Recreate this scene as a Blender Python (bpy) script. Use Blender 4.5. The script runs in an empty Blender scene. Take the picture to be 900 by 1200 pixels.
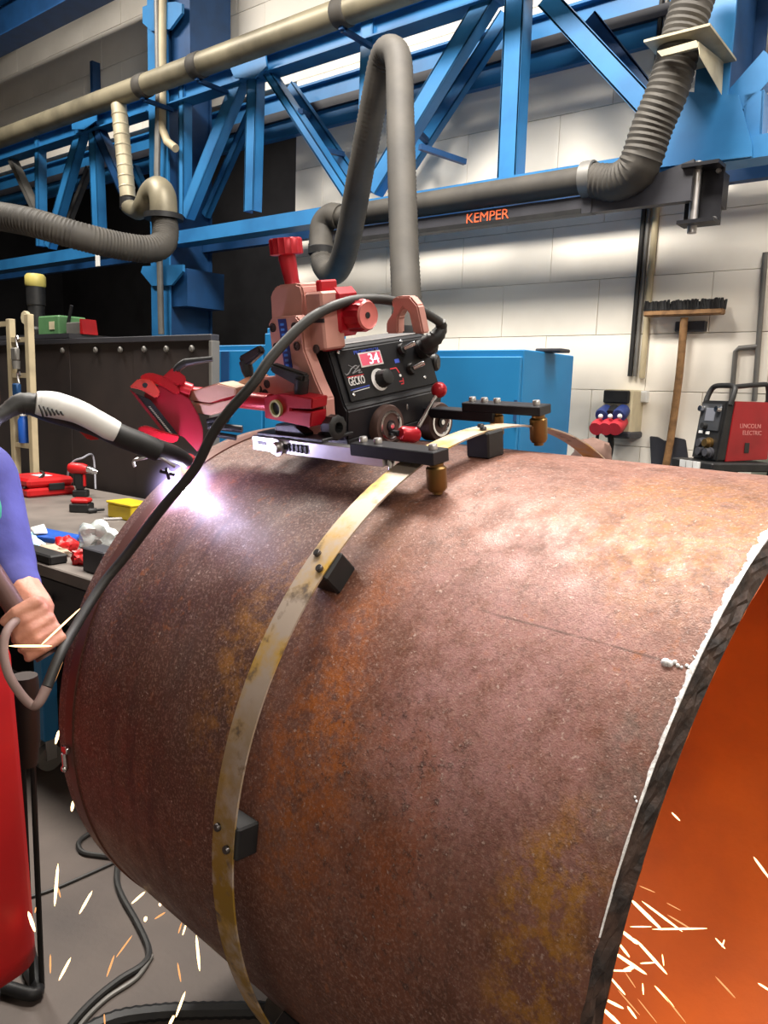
import bpy, bmesh, math, random
from mathutils import Vector as V, Matrix, Quaternion
random.seed(7)
S = bpy.context.scene
COL = S.collection

# ------------------------------------------------------------------ camera
HC = 1.5                                   # camera height above the floor
CAMR = Matrix(((0.78313933, -0.12067869, 0.61002413),
               (0.62103414, 0.10166172, -0.77716246),
               (0.03177085, 0.9874723, 0.15456088)))
cd = bpy.data.cameras.new('camera'); cam = bpy.data.objects.new('camera', cd); COL.objects.link(cam)
cd.sensor_fit = 'VERTICAL'; cd.sensor_height = 36; cd.lens = 27.0
cd.clip_start = 0.02; cd.clip_end = 100
cam.matrix_world = Matrix.Translation((0, 0, HC)) @ CAMR.to_4x4()
S.camera = cam
S.view_settings.view_transform = 'Standard'; S.view_settings.look = 'None'
S.view_settings.gamma = 1; S.view_settings.use_curve_mapping = False
S.view_settings.exposure = 0.0
# ------------------------------------------------------------------ world, hall lights and added fill lights
w = bpy.data.worlds.new('world'); S.world = w; w.use_nodes = True
w.node_tree.nodes['Background'].inputs[0].default_value = (0.8, 0.85, 0.9, 1)
w.node_tree.nodes['Background'].inputs[1].default_value = 0.05
LAMPS = [(-1.9, 1.9, 4.8, 330), (0.3, 2.6, 5.0, 170), (-5.6, 1.8, 5.2, 230), (3.0, 1.4, 5.0, 160), (2.8, -2.4, 4.2, 170), (-9.0, 6.6, 5.6, 55)]  # the last pair is added fill, for the pipe inside and rear hall
for (x, y, z, e) in LAMPS:
    ld = bpy.data.lights.new('hall_or_fill_light', 'AREA'); ld.shape = 'RECTANGLE'; ld.size = 1.6; ld.size_y = 0.8
    ld.energy = e; ld.color = (1.0, 0.94, 0.86)
    lo = bpy.data.objects.new('hall_or_fill_light', ld); COL.objects.link(lo); lo.location = (x, y, z - 0.06)

# ------------------------------------------------------------------ helpers: pixels of the photograph onto real planes
def ray(px, py): return CAMR @ V(((px - 450) / 900, -(py - 600) / 900, -1.0))
CP = V((0, 0, HC))
def PY(px, py, Y): r = ray(px, py); return CP + r * (Y / r.y)
def PZ(px, py, Z): r = ray(px, py); return CP + r * ((Z - HC) / r.z)
def PD(px, py, d): return CP + ray(px, py) * d

# ------------------------------------------------------------------ helpers: mesh building
class MB:
    def __init__(s, T=None): s.v = []; s.f = []; s.T = T; s.sm = []
    def add(s, vs, fs, smooth=False):
        b = len(s.v)
        s.v += [(s.T @ V(p)) if s.T else V(p) for p in vs]
        s.f += [tuple(i + b for i in f) for f in fs]; s.sm += [smooth] * len(fs); return s
    def frm(s, bm, smooth=False):
        bm.verts.index_update(); s.add([v.co.copy() for v in bm.verts], [[v.index for v in f.verts] for f in bm.faces], smooth); bm.free(); return s
    def box(s, c, size, R=None, bev=0.0, seg=1):
        bm = bmesh.new(); bmesh.ops.create_cube(bm, size=1)
        for v in bm.verts: v.co = V((v.co.x * size[0], v.co.y * size[1], v.co.z * size[2]))
        if bev: bmesh.ops.bevel(bm, geom=bm.edges[:], offset=bev, segments=seg, affect='EDGES', clamp_overlap=True)
        for v in bm.verts: v.co = (R @ v.co if R else v.co) + V(c)
        return s.frm(bm)
    def lohi(s, a, b, bev=0.0):
        a, b = V(a), V(b); return s.box((a + b) / 2, [abs(t) for t in (b - a)], None, bev)
    def prism(s, poly, off, bev=0.0, seg=2):
        bm = bmesh.new(); off = V(off); a = [bm.verts.new(V(p)) for p in poly]; b = [bm.verts.new(V(p) + off) for p in poly]; n = len(a)
        bm.faces.new(a); bm.faces.new(b[::-1])
        for i in range(n): bm.faces.new((a[(i + 1) % n], a[i], b[i], b[(i + 1) % n]))
        bmesh.ops.recalc_face_normals(bm, faces=bm.faces[:])
        if bev: bmesh.ops.bevel(bm, geom=bm.edges[:], offset=bev, segments=seg, affect='EDGES', clamp_overlap=True)
        return s.frm(bm)
    def cyl(s, p0, p1, r0, r1=None, n=16):
        r1 = r0 if r1 is None else r1
        return s.lathe([(0, r0), (1, r1)], p0, p1, n, True)
    def lathe(s, prof, p0, p1, n=20, caps=True, flute=None):
        p0, p1 = V(p0), V(p1); ax = p1 - p0; z = ax.normalized(); x = z.orthogonal().normalized(); y = z.cross(x)
        vs = []; fs = []
        for (h, r) in prof:
            for i in range(n):
                t = 2 * math.pi * i / n; q = r * (1 - (flute if flute and i % 2 else 0))
                vs.append(p0 + ax * h + (x * math.cos(t) + y * math.sin(t)) * q)
        for k in range(len(prof) - 1):
            for i in range(n):
                j = (i + 1) % n; fs.append((k * n + i, k * n + j, (k + 1) * n + j, (k + 1) * n + i))
        if caps:
            fs.append(tuple(range(n))[::-1]); m = (len(prof) - 1) * n; fs.append(tuple(range(m, m + n)))
        return s.add(vs, fs, True)
    def tube(s, pts, r, n=10, sub=6, caps=True, ring=None):
        pts = [V(p) for p in pts]; rs = r if isinstance(r, (list, tuple)) else [r] * len(pts)
        if sub > 1 and len(pts) > 2:
            q = []; qr = []
            for i in range(len(pts) - 1):
                a, b, c, d = pts[max(i - 1, 0)], pts[i], pts[i + 1], pts[min(i + 2, len(pts) - 1)]
                for k in range(sub):
                    t = k / sub
                    q.append(0.5 * ((2 * b) + (c - a) * t + (2 * a - 5 * b + 4 * c - d) * t * t + (3 * b - a - 3 * c + d) * t ** 3)); qr.append(rs[i] + (rs[i + 1] - rs[i]) * t)
            pts, rs = q + [pts[-1]], qr + [rs[-1]]
        if ring:   # corrugation: resample at half pitch
            L = [0]
            for i in range(1, len(pts)): L.append(L[-1] + (pts[i] - pts[i - 1]).length)
            m = int(L[-1] / (ring[0] / 2)); q = []; qr = []; j = 0
            for k in range(m + 1):
                d = L[-1] * k / m
                while j < len(L) - 2 and L[j + 1] < d: j += 1
                t = (d - L[j]) / max(L[j + 1] - L[j], 1e-9); q.append(pts[j].lerp(pts[j + 1], t)); qr.append((rs[j] + (rs[j + 1] - rs[j]) * t) * (1 + (ring[1] if k % 2 else 0)))
            pts, rs = q, qr
        N = len(pts); vs = []; fs = []; up = None
        for i in range(N):
            t = (pts[min(i + 1, N - 1)] - pts[max(i - 1, 0)]).normalized()
            if up is None: up = t.orthogonal().normalized()
            up = (up - t * up.dot(t)).normalized(); sd = t.cross(up)
            for k in range(n):
                a = 2 * math.pi * k / n; vs.append(pts[i] + (up * math.cos(a) + sd * math.sin(a)) * rs[i])
        for i in range(N - 1):
            for k in range(n):
                l = (k + 1) % n; fs.append((i * n + k, i * n + l, (i + 1) * n + l, (i + 1) * n + k))
        if caps: fs.append(tuple(range(n))[::-1]); fs.append(tuple(range((N - 1) * n, N * n)))
        return s.add(vs, fs, True)
    def sph(s, c, r, n=14, sq=(1, 1, 1)):
        bm = bmesh.new(); bmesh.ops.create_uvsphere(bm, u_segments=n, v_segments=max(6, n // 2 + 1), radius=1)
        for v in bm.verts: v.co = V(c) + V((v.co.x * r * sq[0], v.co.y * r * sq[1], v.co.z * r * sq[2]))
        return s.frm(bm, True)
    def caps(s, p0, p1, r0, r1, n=10):
        p0, p1 = V(p0), V(p1); L = max((p1 - p0).length, 1e-5); pr = []
        for k in range(5): a = math.pi / 2 * (k / 4 - 1); pr.append((r0 * math.sin(a) / L, max(r0 * math.cos(a), 1e-4)))
        for k in range(5): a = math.pi / 2 * k / 4; pr.append((1 + r1 * math.sin(a) / L, max(r1 * math.cos(a), 1e-4)))
        return s.lathe(pr, p0, p1, n, True)
    def mesh(s, name, inv=None):
        me = bpy.data.meshes.new(name); me.from_pydata([(inv @ p) if inv else p for p in s.v], [], s.f)
        me.polygons.foreach_set('use_smooth', s.sm); me.update()
        if any(s.sm):
            try: me.set_sharp_from_angle(angle=math.radians(38))
            except Exception: pass
        return me
    def build(s, name, mat, parent=None):
        inv = FR[parent.name].inverted() if parent else None
        o = bpy.data.objects.new(name, s.mesh(name, inv)); o.data.materials.append(mat)
        COL.objects.link(o)
        if parent: o.parent = parent; FR[o.name] = FR[parent.name]
        else: FR[o.name] = Matrix()
        return o
FR = {}
def tag(o, label=None, cat=None, group=None, kind=None):
    for k, x in (('label', label), ('category', cat), ('group', group), ('kind', kind)):
        if x: o[k] = x
    return o
def thing(name, label, cat, F=(0, 0, 0), group=None):
    o = bpy.data.objects.new(name, None); COL.objects.link(o); o.empty_display_size = 0.05
    F = F if isinstance(F, Matrix) else Matrix.Translation(V(F)); o.matrix_world = F; FR[o.name] = F
    return tag(o, label, cat, group)
def struct(o): o['kind'] = 'structure'; return o
def inst(name, me, W, parent=None):          # a piece that shares its mesh with its like; W is its world matrix
    o = bpy.data.objects.new(name, me); COL.objects.link(o)
    if parent: o.parent = parent; o.matrix_basis = FR[parent.name].inverted() @ W
    else: o.matrix_basis = W
    FR[o.name] = W; return o
def solo(mb, name, mat, label, cat, group=None):       # a thing that is one mesh, origin at its base
    c = sum(mb.v, V()) / len(mb.v); c.z = min(p.z for p in mb.v); F = Matrix.Translation(c)
    me = mb.mesh(name, F.inverted()); me.materials.append(mat); o = bpy.data.objects.new(name, me); COL.objects.link(o); o.matrix_world = F; FR[o.name] = F
    return tag(o, label, cat, group)
def axes(x, y, z, o): return Matrix(((x[0], y[0], z[0], o[0]), (x[1], y[1], z[1], o[1]), (x[2], y[2], z[2], o[2]), (0, 0, 0, 1)))
def text(name, s, size, W, mat, parent, sx=1.0, ext=0.0004, align='LEFT'):
    cu = bpy.data.curves.new(name, 'FONT'); cu.body = s; cu.size = size; cu.extrude = ext; cu.align_x = align; cu.resolution_u = 3
    c0 = bpy.data.objects.new(name + '_outline', cu); me = bpy.data.meshes.new_from_object(c0); bpy.data.objects.remove(c0); bpy.data.curves.remove(cu)
    me.name = name; me.materials.clear(); me.materials.append(mat); t = bpy.data.objects.new(name, me); COL.objects.link(t); t.parent = parent; t.matrix_basis = FR[parent.name].inverted() @ W @ Matrix.Diagonal((sx, 1, 1, 1)); return t

# ------------------------------------------------------------------ materials
def newmat(name):
    m = bpy.data.materials.new(name); m.use_nodes = True; nt = m.node_tree; return m, nt, nt.nodes['Principled BSDF'], nt.nodes, nt.links
def pm(name, c, rough=0.5, metal=0.0, c2=None, scale=8.0, bump=0.0, bscale=60.0, lo=0.42, hi=0.68, detail=5, spec=0.5, coat=0):
    m, nt, b, N, L = newmat(name)
    b.inputs['Roughness'].default_value = rough; b.inputs['Metallic'].default_value = metal; b.inputs['Specular IOR Level'].default_value = spec
    b.inputs['Coat Weight'].default_value = coat
    tc = N.new('ShaderNodeTexCoord')
    no = N.new('ShaderNodeTexNoise'); no.inputs['Scale'].default_value = scale; no.inputs['Detail'].default_value = detail; L.new(tc.outputs['Object'], no.inputs['Vector'])
    cr = N.new('ShaderNodeValToRGB'); cr.color_ramp.elements[0].position = lo; cr.color_ramp.elements[1].position = hi
    c2 = c2 or tuple(x * 0.78 for x in c)
    cr.color_ramp.elements[0].color = (*c, 1); cr.color_ramp.elements[1].color = (*c2, 1)
    L.new(no.outputs['Fac'], cr.inputs['Fac']); L.new(cr.outputs['Color'], b.inputs['Base Color'])
    if bump:
        n2 = N.new('ShaderNodeTexNoise'); n2.inputs['Scale'].default_value = bscale; n2.inputs['Detail'].default_value = 4; L.new(tc.outputs['Object'], n2.inputs['Vector'])
        bp = N.new('ShaderNodeBump'); bp.inputs['Strength'].default_value = bump; bp.inputs['Distance'].default_value = 0.004
        L.new(n2.outputs['Fac'], bp.inputs['Height']); L.new(bp.outputs['Normal'], b.inputs['Normal'])
    return m
def em(name, c, st, base=(0.02, 0.02, 0.02)):
    m, nt, b, N, L = newmat(name); b.inputs['Base Color'].default_value = (*base, 1)
    b.inputs['Emission Color'].default_value = (*c, 1); b.inputs['Emission Strength'].default_value = st; return m
def rgb(h): # sRGB 0-255 to linear
    return tuple(((x / 255) / 12.92 if x / 255 <= 0.04045 else ((x / 255 + 0.055) / 1.055) ** 2.4) for x in h)
BLUE = pm('blue_paint', rgb((44, 118, 174)), 0.45, 0, rgb((34, 98, 150)), 3)
BLUEC = pm('cabinet_blue', rgb((22, 118, 172)), 0.5, 0, rgb((18, 106, 160)), 2)
BLUED = pm('dark_or_shaded_blue', rgb((22, 66, 112)), 0.5)  # also on webs and rear steel, where shade is put into the blue
WHITEW = pm('white_wall_paint', rgb((246, 239, 226)), 0.75, 0, rgb((218, 210, 196)), 1.3, 0.15, 40, 0.5, 0.8)
MORTAR = pm('mortar', rgb((232, 225, 212)), 0.9)
DARKW = pm('dark_wall', rgb((62, 62, 66)), 0.85, 0, rgb((48, 48, 52)), 1.5)
CONC = pm('concrete_floor', rgb((86, 76, 70)), 0.6, 0, rgb((64, 56, 53)), 2.2, 0.2, 50, 0.4, 0.72, 8)
CEIL = pm('ceiling_sheet', rgb((150, 142, 128)), 0.8)
BLACK = pm('black_anodised', (0.008, 0.008, 0.011), 0.42, 0.0, (0.013, 0.013, 0.016), 20, spec=0.3)
BLACKM = pm('black_plastic', (0.010, 0.010, 0.011), 0.5, 0, (0.016, 0.016, 0.016), 20, spec=0.35)
RUBBER = pm('rubber', (0.016, 0.0155, 0.015), 0.55, 0, (0.022, 0.021, 0.02), 30)
TYRE = pm('brown_rubber', rgb((74, 52, 46)), 0.7)
CHROME = pm('chrome', (0.75, 0.75, 0.77), 0.18, 1.0)
STEEL = pm('bright_steel', (0.62, 0.6, 0.6), 0.34, 1.0, (0.5, 0.49, 0.5), 14)
ALU = pm('machined_aluminium', (0.8, 0.78, 0.8), 0.32, 0.9)
PINK = pm('pale_anodised_plate', rgb((192, 140, 130)), 0.42, 0.3, rgb((180, 128, 120)), 12)
REDA = pm('red_anodised', rgb((172, 20, 36)), 0.34, 0.3, rgb((152, 16, 30)), 12)
REDP = pm('red_paint', rgb((186, 22, 26)), 0.4)
BRASS = pm('brass', rgb((132, 104, 62)), 0.4, 0.9)
BEIGE = pm('beige_clamp', rgb((205, 168, 146)), 0.4, 0.3)
HOSE = pm('grey_hose', rgb((66, 62, 56)), 0.7, 0, rgb((50, 47, 43)), 6)
DUCT = pm('dusty_duct', rgb((142, 134, 112)), 0.5, 0.3, rgb((104, 98, 82)), 3)
DUCTL = pm('spiral_duct', rgb((176, 166, 140)), 0.5, 0.3, rgb((140, 130, 108)), 5)
DSTEEL = pm('dark_boom_paint', rgb((56, 56, 62)), 0.5, 0.1)
CURTAIN = pm('brown_black_sheet', rgb((48, 40, 38)), 0.6, 0, rgb((34, 29, 29)), 3)
WOOD = pm('handle_wood', rgb((150, 112, 72)), 0.6, 0, rgb((110, 80, 50)), 25)
WHITEP = pm('white_plastic', (0.78, 0.78, 0.76), 0.4)
CREAM = pm('cream_plastic', rgb((205, 192, 160)), 0.5)
GREENM = pm('machine_green', rgb((84, 128, 84)), 0.5)
YELLOW = pm('yellow_plastic', rgb((206, 178, 30)), 0.45)
ORANGE = em('orange_print', rgb((225, 96, 52)), 0.0, rgb((225, 96, 52)))
SKIN = pm('skin', rgb((196, 138, 116)), 0.55, 0, rgb((178, 116, 96)), 30, 0.25, 140)
SHIRT = pm('purple_blue_cloth', rgb((72, 74, 142)), 0.85, 0, rgb((60, 60, 122)), 12, 0.4, 30)
TEAL = pm('green_cloth', rgb((52, 150, 120)), 0.85)
APRON = pm('red_apron', rgb((196, 20, 24)), 0.6, 0, rgb((170, 14, 20)), 2.5, 0.2, 14)
TROUSER = pm('dark_trousers', rgb((44, 44, 56)), 0.85)
HAIR = pm('grey_hair', rgb((96, 88, 84)), 0.8)
RODM = pm('brown_rod', rgb((92, 62, 56)), 0.5, 0.2)
BENCHTOP = pm('worn_bench_top', rgb((116, 108, 102)), 0.55, 0, rgb((90, 84, 80)), 4, 0.1, 40)
BENCHD = pm('bench_dark', rgb((44, 42, 46)), 0.5)
GREYP = pm('conduit_grey', rgb((118, 116, 112)), 0.5, 0.3)
CREAMP = pm('conduit_cream', rgb((188, 174, 142)), 0.55)
WPRINT = em('white_print', (1, 1, 1), 0.0, (0.8, 0.8, 0.8))
BPRINT = em('blue_print', (0, 0, 1), 0.0, (0.04, 0.08, 0.45))
RPRINT = em('red_print', (1, 0, 0), 0.0, (0.6, 0.03, 0.04))
GPRINT = em('grey_print', (1, 0, 0), 0.0, (0.2, 0.2, 0.21))
BLUEPL = pm('blue_plastic', rgb((26, 84, 176)), 0.4)
PAPER = pm('paper', rgb((196, 212, 222)), 0.8, 0, rgb((120, 170, 200)), 9)
BAG = pm('clear_bag', rgb((200, 206, 204)), 0.3, 0, rgb((160, 168, 168)), 20, 0.5, 25)
RAG = pm('brown_cloth', rgb((120, 94, 84)), 0.9, 0, rgb((92, 68, 60)), 10, 0.4, 25)

def nd(N, t, **k):
    n = N.new(t)
    for a, b in k.items(): setattr(n, a, b)
    return n
def mixc(N, L, f, a, b, mode='MIX'):
    m = N.new('ShaderNodeMix'); m.data_type = 'RGBA'; m.blend_type = mode
    for sock, x in ((0, f), (6, a), (7, b)):
        if isinstance(x, (int, float)): m.inputs[sock].default_value = x
        elif isinstance(x, tuple): m.inputs[sock].default_value = (*x, 1)
        else: L.new(x, m.inputs[sock])
    return m.outputs[2]
def noise(N, L, vec, scale, detail=6, rough=0.6, lo=0.4, hi=0.6):
    n = N.new('ShaderNodeTexNoise'); n.inputs['Scale'].default_value = scale; n.inputs['Detail'].default_value = detail; n.inputs['Roughness'].default_value = rough
    L.new(vec, n.inputs['Vector']); r = N.new('ShaderNodeMapRange'); r.inputs[1].default_value = lo; r.inputs[2].default_value = hi; L.new(n.outputs['Fac'], r.inputs[0]); return r.outputs[0]
def math_(N, L, op, a, b=None):
    m = N.new('ShaderNodeMath'); m.operation = op; m.use_clamp = False
    for i, x in enumerate((a, b)):
        if x is None: continue
        if isinstance(x, (int, float)): m.inputs[i].default_value = x
        else: L.new(x, m.inputs[i])
    return m.outputs[0]
def smooth(N, L, x, lo, hi):
    r = N.new('ShaderNodeMapRange'); r.interpolation_type = 'SMOOTHSTEP'; r.inputs[1].default_value = lo; r.inputs[2].default_value = hi
    L.new(x, r.inputs[0]); return r.outputs[0]
def rust_outer():
    m, nt, b, N, L = newmat('rusty_pipe_outside')
    tc = N.new('ShaderNodeTexCoord'); P = tc.outputs['Object']; sx = N.new('ShaderNodeSeparateXYZ'); L.new(P, sx.inputs[0])
    t = sx.outputs[0]
    ang = math_(N, L, 'ARCTAN2', sx.outputs[2], sx.outputs[1])
    wv = noise(N, L, P, 7, 6, 0.65, 0.2, 0.8)
    def zone(tc_, tw, ac_, aw, wob=0.9):       # a stain with its own place on the shell: middle and half width along t and round the pipe (degrees)
        d1 = math_(N, L, 'DIVIDE', math_(N, L, 'SUBTRACT', t, tc_), tw); d2 = math_(N, L, 'DIVIDE', math_(N, L, 'SUBTRACT', ang, math.radians(ac_)), math.radians(aw))
        d = math_(N, L, 'SQRT', math_(N, L, 'ADD', math_(N, L, 'MULTIPLY', d1, d1), math_(N, L, 'MULTIPLY', d2, d2)))
        d = math_(N, L, 'ADD', d, math_(N, L, 'MULTIPLY', math_(N, L, 'SUBTRACT', wv, 0.5), wob))
        return math_(N, L, 'SUBTRACT', 1.0, smooth(N, L, d, 0.45, 1.15))
    base = mixc(N, L, noise(N, L, P, 3.0, 8, 0.65, 0.35, 0.65), rgb((118, 72, 56)), rgb((142, 98, 84)))
    base = mixc(N, L, noise(N, L, P, 14, 8, 0.7, 0.45, 0.68), base, rgb((96, 56, 40)))
    base = mixc(N, L, math_(N, L, 'MULTIPLY', zone(-0.5, 0.2, 30, 24), noise(N, L, P, 30, 6, 0.7, 0.3, 0.6)), base, rgb((158, 114, 110)))
    dark = mixc(N, L, noise(N, L, P, 5, 8, 0.7, 0.35, 0.65), rgb((72, 44, 34)), rgb((94, 62, 52)))
    base = mixc(N, L, smooth(N, L, t, -0.95, -0.7), dark, base)
    fine = noise(N, L, P, 45, 6, 0.75, 0.35, 0.6)
    oc = noise(N, L, P, 5.0, 9, 0.72, 0.42, 0.6)
    def bloom(z, c, k=0.8, n_=None):
        return mixc(N, L, math_(N, L, 'MULTIPLY', math_(N, L, 'MULTIPLY', z, k), n_ or fine), base, rgb(c))
    base = bloom(zone(-0.36, 0.16, 62, 18), (148, 98, 40), 0.95)
    base = bloom(zone(-0.52, 0.12, 66, 14), (128, 82, 56), 0.7, oc)
    base = bloom(zone(-0.74, 0.1, 12, 26), (166, 92, 36), 0.95, noise(N, L, P, 38, 6, 0.75, 0.42, 0.58))
    base = bloom(zone(-0.62, 0.14, 2, 22), (150, 78, 34), 0.8, oc)
    base = bloom(zone(-0.93, 0.09, 22, 24), (160, 108, 44), 0.75, noise(N, L, P, 24, 6, 0.75, 0.45, 0.62))
    base = bloom(zone(-0.82, 0.09, 44, 18), (140, 92, 54), 0.6, oc)
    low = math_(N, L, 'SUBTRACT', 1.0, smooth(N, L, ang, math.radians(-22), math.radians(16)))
    base = mixc(N, L, math_(N, L, 'MULTIPLY', low, 0.75), base, rgb((84, 48, 36)))  # browner towards the underside, with its shade put into the colour
    ring_ = math_(N, L, 'MULTIPLY', zone(-0.36, 0.075, 8, 13, 1.3), noise(N, L, P, 26, 7, 0.75, 0.46, 0.56))
    base = mixc(N, L, math_(N, L, 'MULTIPLY', ring_, 0.8), base, rgb((164, 112, 30)))
    base = bloom(zone(-0.3, 0.05, 28, 10), (112, 92, 84), 0.8)
    amt = oc
    # small orange pits and black scale
    pit = math_(N, L, 'MULTIPLY', noise(N, L, P, 60, 5, 0.65, 0.56, 0.66), noise(N, L, P, 6, 4, 0.6, 0.46, 0.62))
    base = mixc(N, L, math_(N, L, 'MULTIPLY', pit, 0.7), base, rgb((150, 86, 44)))
    blk = math_(N, L, 'MULTIPLY', noise(N, L, P, 75, 5, 0.7, 0.54, 0.66), math_(N, L, 'MAXIMUM', zone(-0.6, 0.2, 8, 26), math_(N, L, 'MULTIPLY', noise(N, L, P, 5, 4, 0.6, 0.5, 0.62), 0.7)))
    base = mixc(N, L, math_(N, L, 'MULTIPLY', blk, 0.8), base, rgb((50, 36, 36)))
    base = mixc(N, L, math_(N, L, 'MULTIPLY', noise(N, L, P, 210, 4, 0.7, 0.5, 0.62), 0.28), base, rgb((190, 156, 142)))
    base = mixc(N, L, math_(N, L, 'MULTIPLY', noise(N, L, P, 130, 5, 0.75, 0.5, 0.62), 0.35), base, rgb((70, 46, 40)))
    spk = noise(N, L, P, 150, 3, 0.6, 0.64, 0.7)
    base = mixc(N, L, math_(N, L, 'MULTIPLY', spk, 0.5), base, rgb((206, 180, 168)))
    # dark streaks that run round the pipe left of the track
    mp = N.new('ShaderNodeMapping'); mp.inputs['Scale'].default_value = (1, 0.14, 0.14); L.new(P, mp.inputs[0])
    st = math_(N, L, 'MULTIPLY', noise(N, L, mp.outputs[0], 26, 4, 0.6, 0.5, 0.66), math_(N, L, 'MULTIPLY', smooth(N, L, t, -1.32, -1.22), math_(N, L, 'SUBTRACT', 1.0, smooth(N, L, t, -1.1, -0.98))))
    base = mixc(N, L, math_(N, L, 'MULTIPLY', st, 0.75), base, rgb((60, 40, 38)))
    # scratched seam along the pipe at 39 degrees
    wob = noise(N, L, P, 9, 3, 0.5, 0.0, 1.0)
    sd = math_(N, L, 'ABSOLUTE', math_(N, L, 'SUBTRACT', math_(N, L, 'ADD', ang, math_(N, L, 'MULTIPLY', wob, 0.006)), 0.6885))
    seam = math_(N, L, 'MULTIPLY', math_(N, L, 'SUBTRACT', 1.0, smooth(N, L, sd, 0.001, 0.0045)), math_(N, L, 'MULTIPLY', smooth(N, L, t, -0.62, -0.5), noise(N, L, P, 20, 3, 0.6, 0.3, 0.5)))
    base = mixc(N, L, math_(N, L, 'MULTIPLY', seam, 0.6), base, rgb((70, 46, 38)))
    L.new(base, b.inputs['Base Color'])
    r = N.new('ShaderNodeMapRange'); r.inputs[3].default_value = 0.4; r.inputs[4].default_value = 0.66; L.new(noise(N, L, P, 18, 6, 0.7, 0.35, 0.65), r.inputs[0]); L.new(r.outputs[0], b.inputs['Roughness'])
    b.inputs['Metallic'].default_value = 0.15; b.inputs['Specular IOR Level'].default_value = 0.55
    n2 = N.new('ShaderNodeTexNoise'); n2.inputs['Scale'].default_value = 480; n2.inputs['Detail'].default_value = 5; L.new(P, n2.inputs['Vector'])
    n3 = N.new('ShaderNodeTexNoise'); n3.inputs['Scale'].default_value = 24; n3.inputs['Detail'].default_value = 6; L.new(P, n3.inputs['Vector'])
    hsum = math_(N, L, 'ADD', n2.outputs['Fac'], math_(N, L, 'ADD', math_(N, L, 'MULTIPLY', n3.outputs['Fac'], 0.35), math_(N, L, 'MULTIPLY', blk, 0.8)))
    bp = N.new('ShaderNodeBump'); bp.inputs['Strength'].default_value = 0.4; bp.inputs['Distance'].default_value = 0.0013; L.new(hsum, bp.inputs['Height']); L.new(bp.outputs['Normal'], b.inputs['Normal'])
    return m
RUSTO = rust_outer()
RUSTI = pm('orange_rust_inside', rgb((216, 100, 16)), 0.65, 0, rgb((184, 84, 26)), 4, 0.2, 60, 0.35, 0.7, 8)
CUTF = pm('flame_cut_face', rgb((70, 52, 44)), 0.5, 0.3, rgb((34, 26, 24)), 40, 0.6, 80, 0.35, 0.6)
SLAG = pm('bright_slag', (0.85, 0.85, 0.86), 0.45, 0.3, (0.6, 0.58, 0.58), 60, 0.5, 150)
def strip_mat():
    m, nt, b, N, L = newmat('spring_steel_strip'); tc = N.new('ShaderNodeTexCoord'); P = tc.outputs['Object']
    base = mixc(N, L, noise(N, L, P, 11, 5, 0.6, 0.5, 0.66), rgb((176, 160, 146)), rgb((190, 150, 60)))
    sx = N.new('ShaderNodeSeparateXYZ'); L.new(P, sx.inputs[0])
    lowz = math_(N, L, 'SUBTRACT', 1.0, smooth(N, L, sx.outputs[2], -0.1, 0.3))
    base = mixc(N, L, math_(N, L, 'MULTIPLY', lowz, noise(N, L, P, 16, 6, 0.65, 0.4, 0.55)), base, rgb((150, 118, 44)))
    base = mixc(N, L, noise(N, L, P, 22, 5, 0.6, 0.56, 0.66), base, rgb((110, 96, 86)))
    L.new(base, b.inputs['Base Color']); b.inputs['Metallic'].default_value = 0.45; b.inputs['Roughness'].default_value = 0.5
    return m
STRIP = strip_mat()

# ------------------------------------------------------------------ the hall
XL, XR, YF, YB, ZC = -16.0, 6.0, -7.0, 9.0, 6.4
YW = 4.3
fl = MB().lohi((XL, YF, -0.1), (XR, YB, 0)).build('floor', CONC); struct(fl)
struct(MB().lohi((XL, YF, ZC), (XR, YB, ZC + 0.1)).build('ceiling', CEIL))
struct(MB().lohi((XL, YB, 0), (XR, YB + 0.1, ZC)).build('wall_far', DARKW))
struct(MB().lohi((XL - 0.1, YF, 0), (XL, YB, ZC)).build('wall_left', DARKW))
struct(MB().lohi((XR, YF, 0), (XR + 0.1, YB, ZC)).build('wall_right', MORTAR))
struct(MB().lohi((XL, YF - 0.1, 0), (XR, YF, ZC)).build('wall_front', MORTAR))
XO = PY(348, 200, YW).x                    # left end of the white wall, where the opening starts
ZO = PY(350, 80, YW).z                     # head of the opening
bw, bh = 0.62, 0.31
ZO = round(ZO / bh) * bh
wb = MB(); wb.lohi((XO, YW + 0.012, 0), (XR, YW + 0.25, ZC)); wb.lohi((XL, YW + 0.012, ZO), (XO, YW + 0.25, ZC))
wallb = struct(wb.build('wall_back', MORTAR))
blocks = {}
def block(x0, x1, z):
    k = round(x1 - x0, 2)
    if k not in blocks:
        blocks[k] = MB().box((0, 0, 0), (x1 - x0 - 0.003, 0.03, bh - 0.003), None, 0.0015).mesh('block'); blocks[k].materials.append(WHITEW)
    inst('block', blocks[k], Matrix.Translation(((x0 + x1) / 2, YW + random.uniform(-0.0015, 0.0015), z)), wallb)
nb = 0
for k in range(3, 19):
    z = bh * (k + 0.5)
    for i in range(-15, 3):
        x0 = i * bw + (bw / 2 if k % 2 else 0); x1 = x0 + bw
        if z < ZO:
            if x1 < XO + 0.08: continue
            x0 = max(x0, XO)
        if z > 5.3 and x1 < XO: continue
        if nb < 296: block(x0, x1, z); nb += 1

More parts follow.
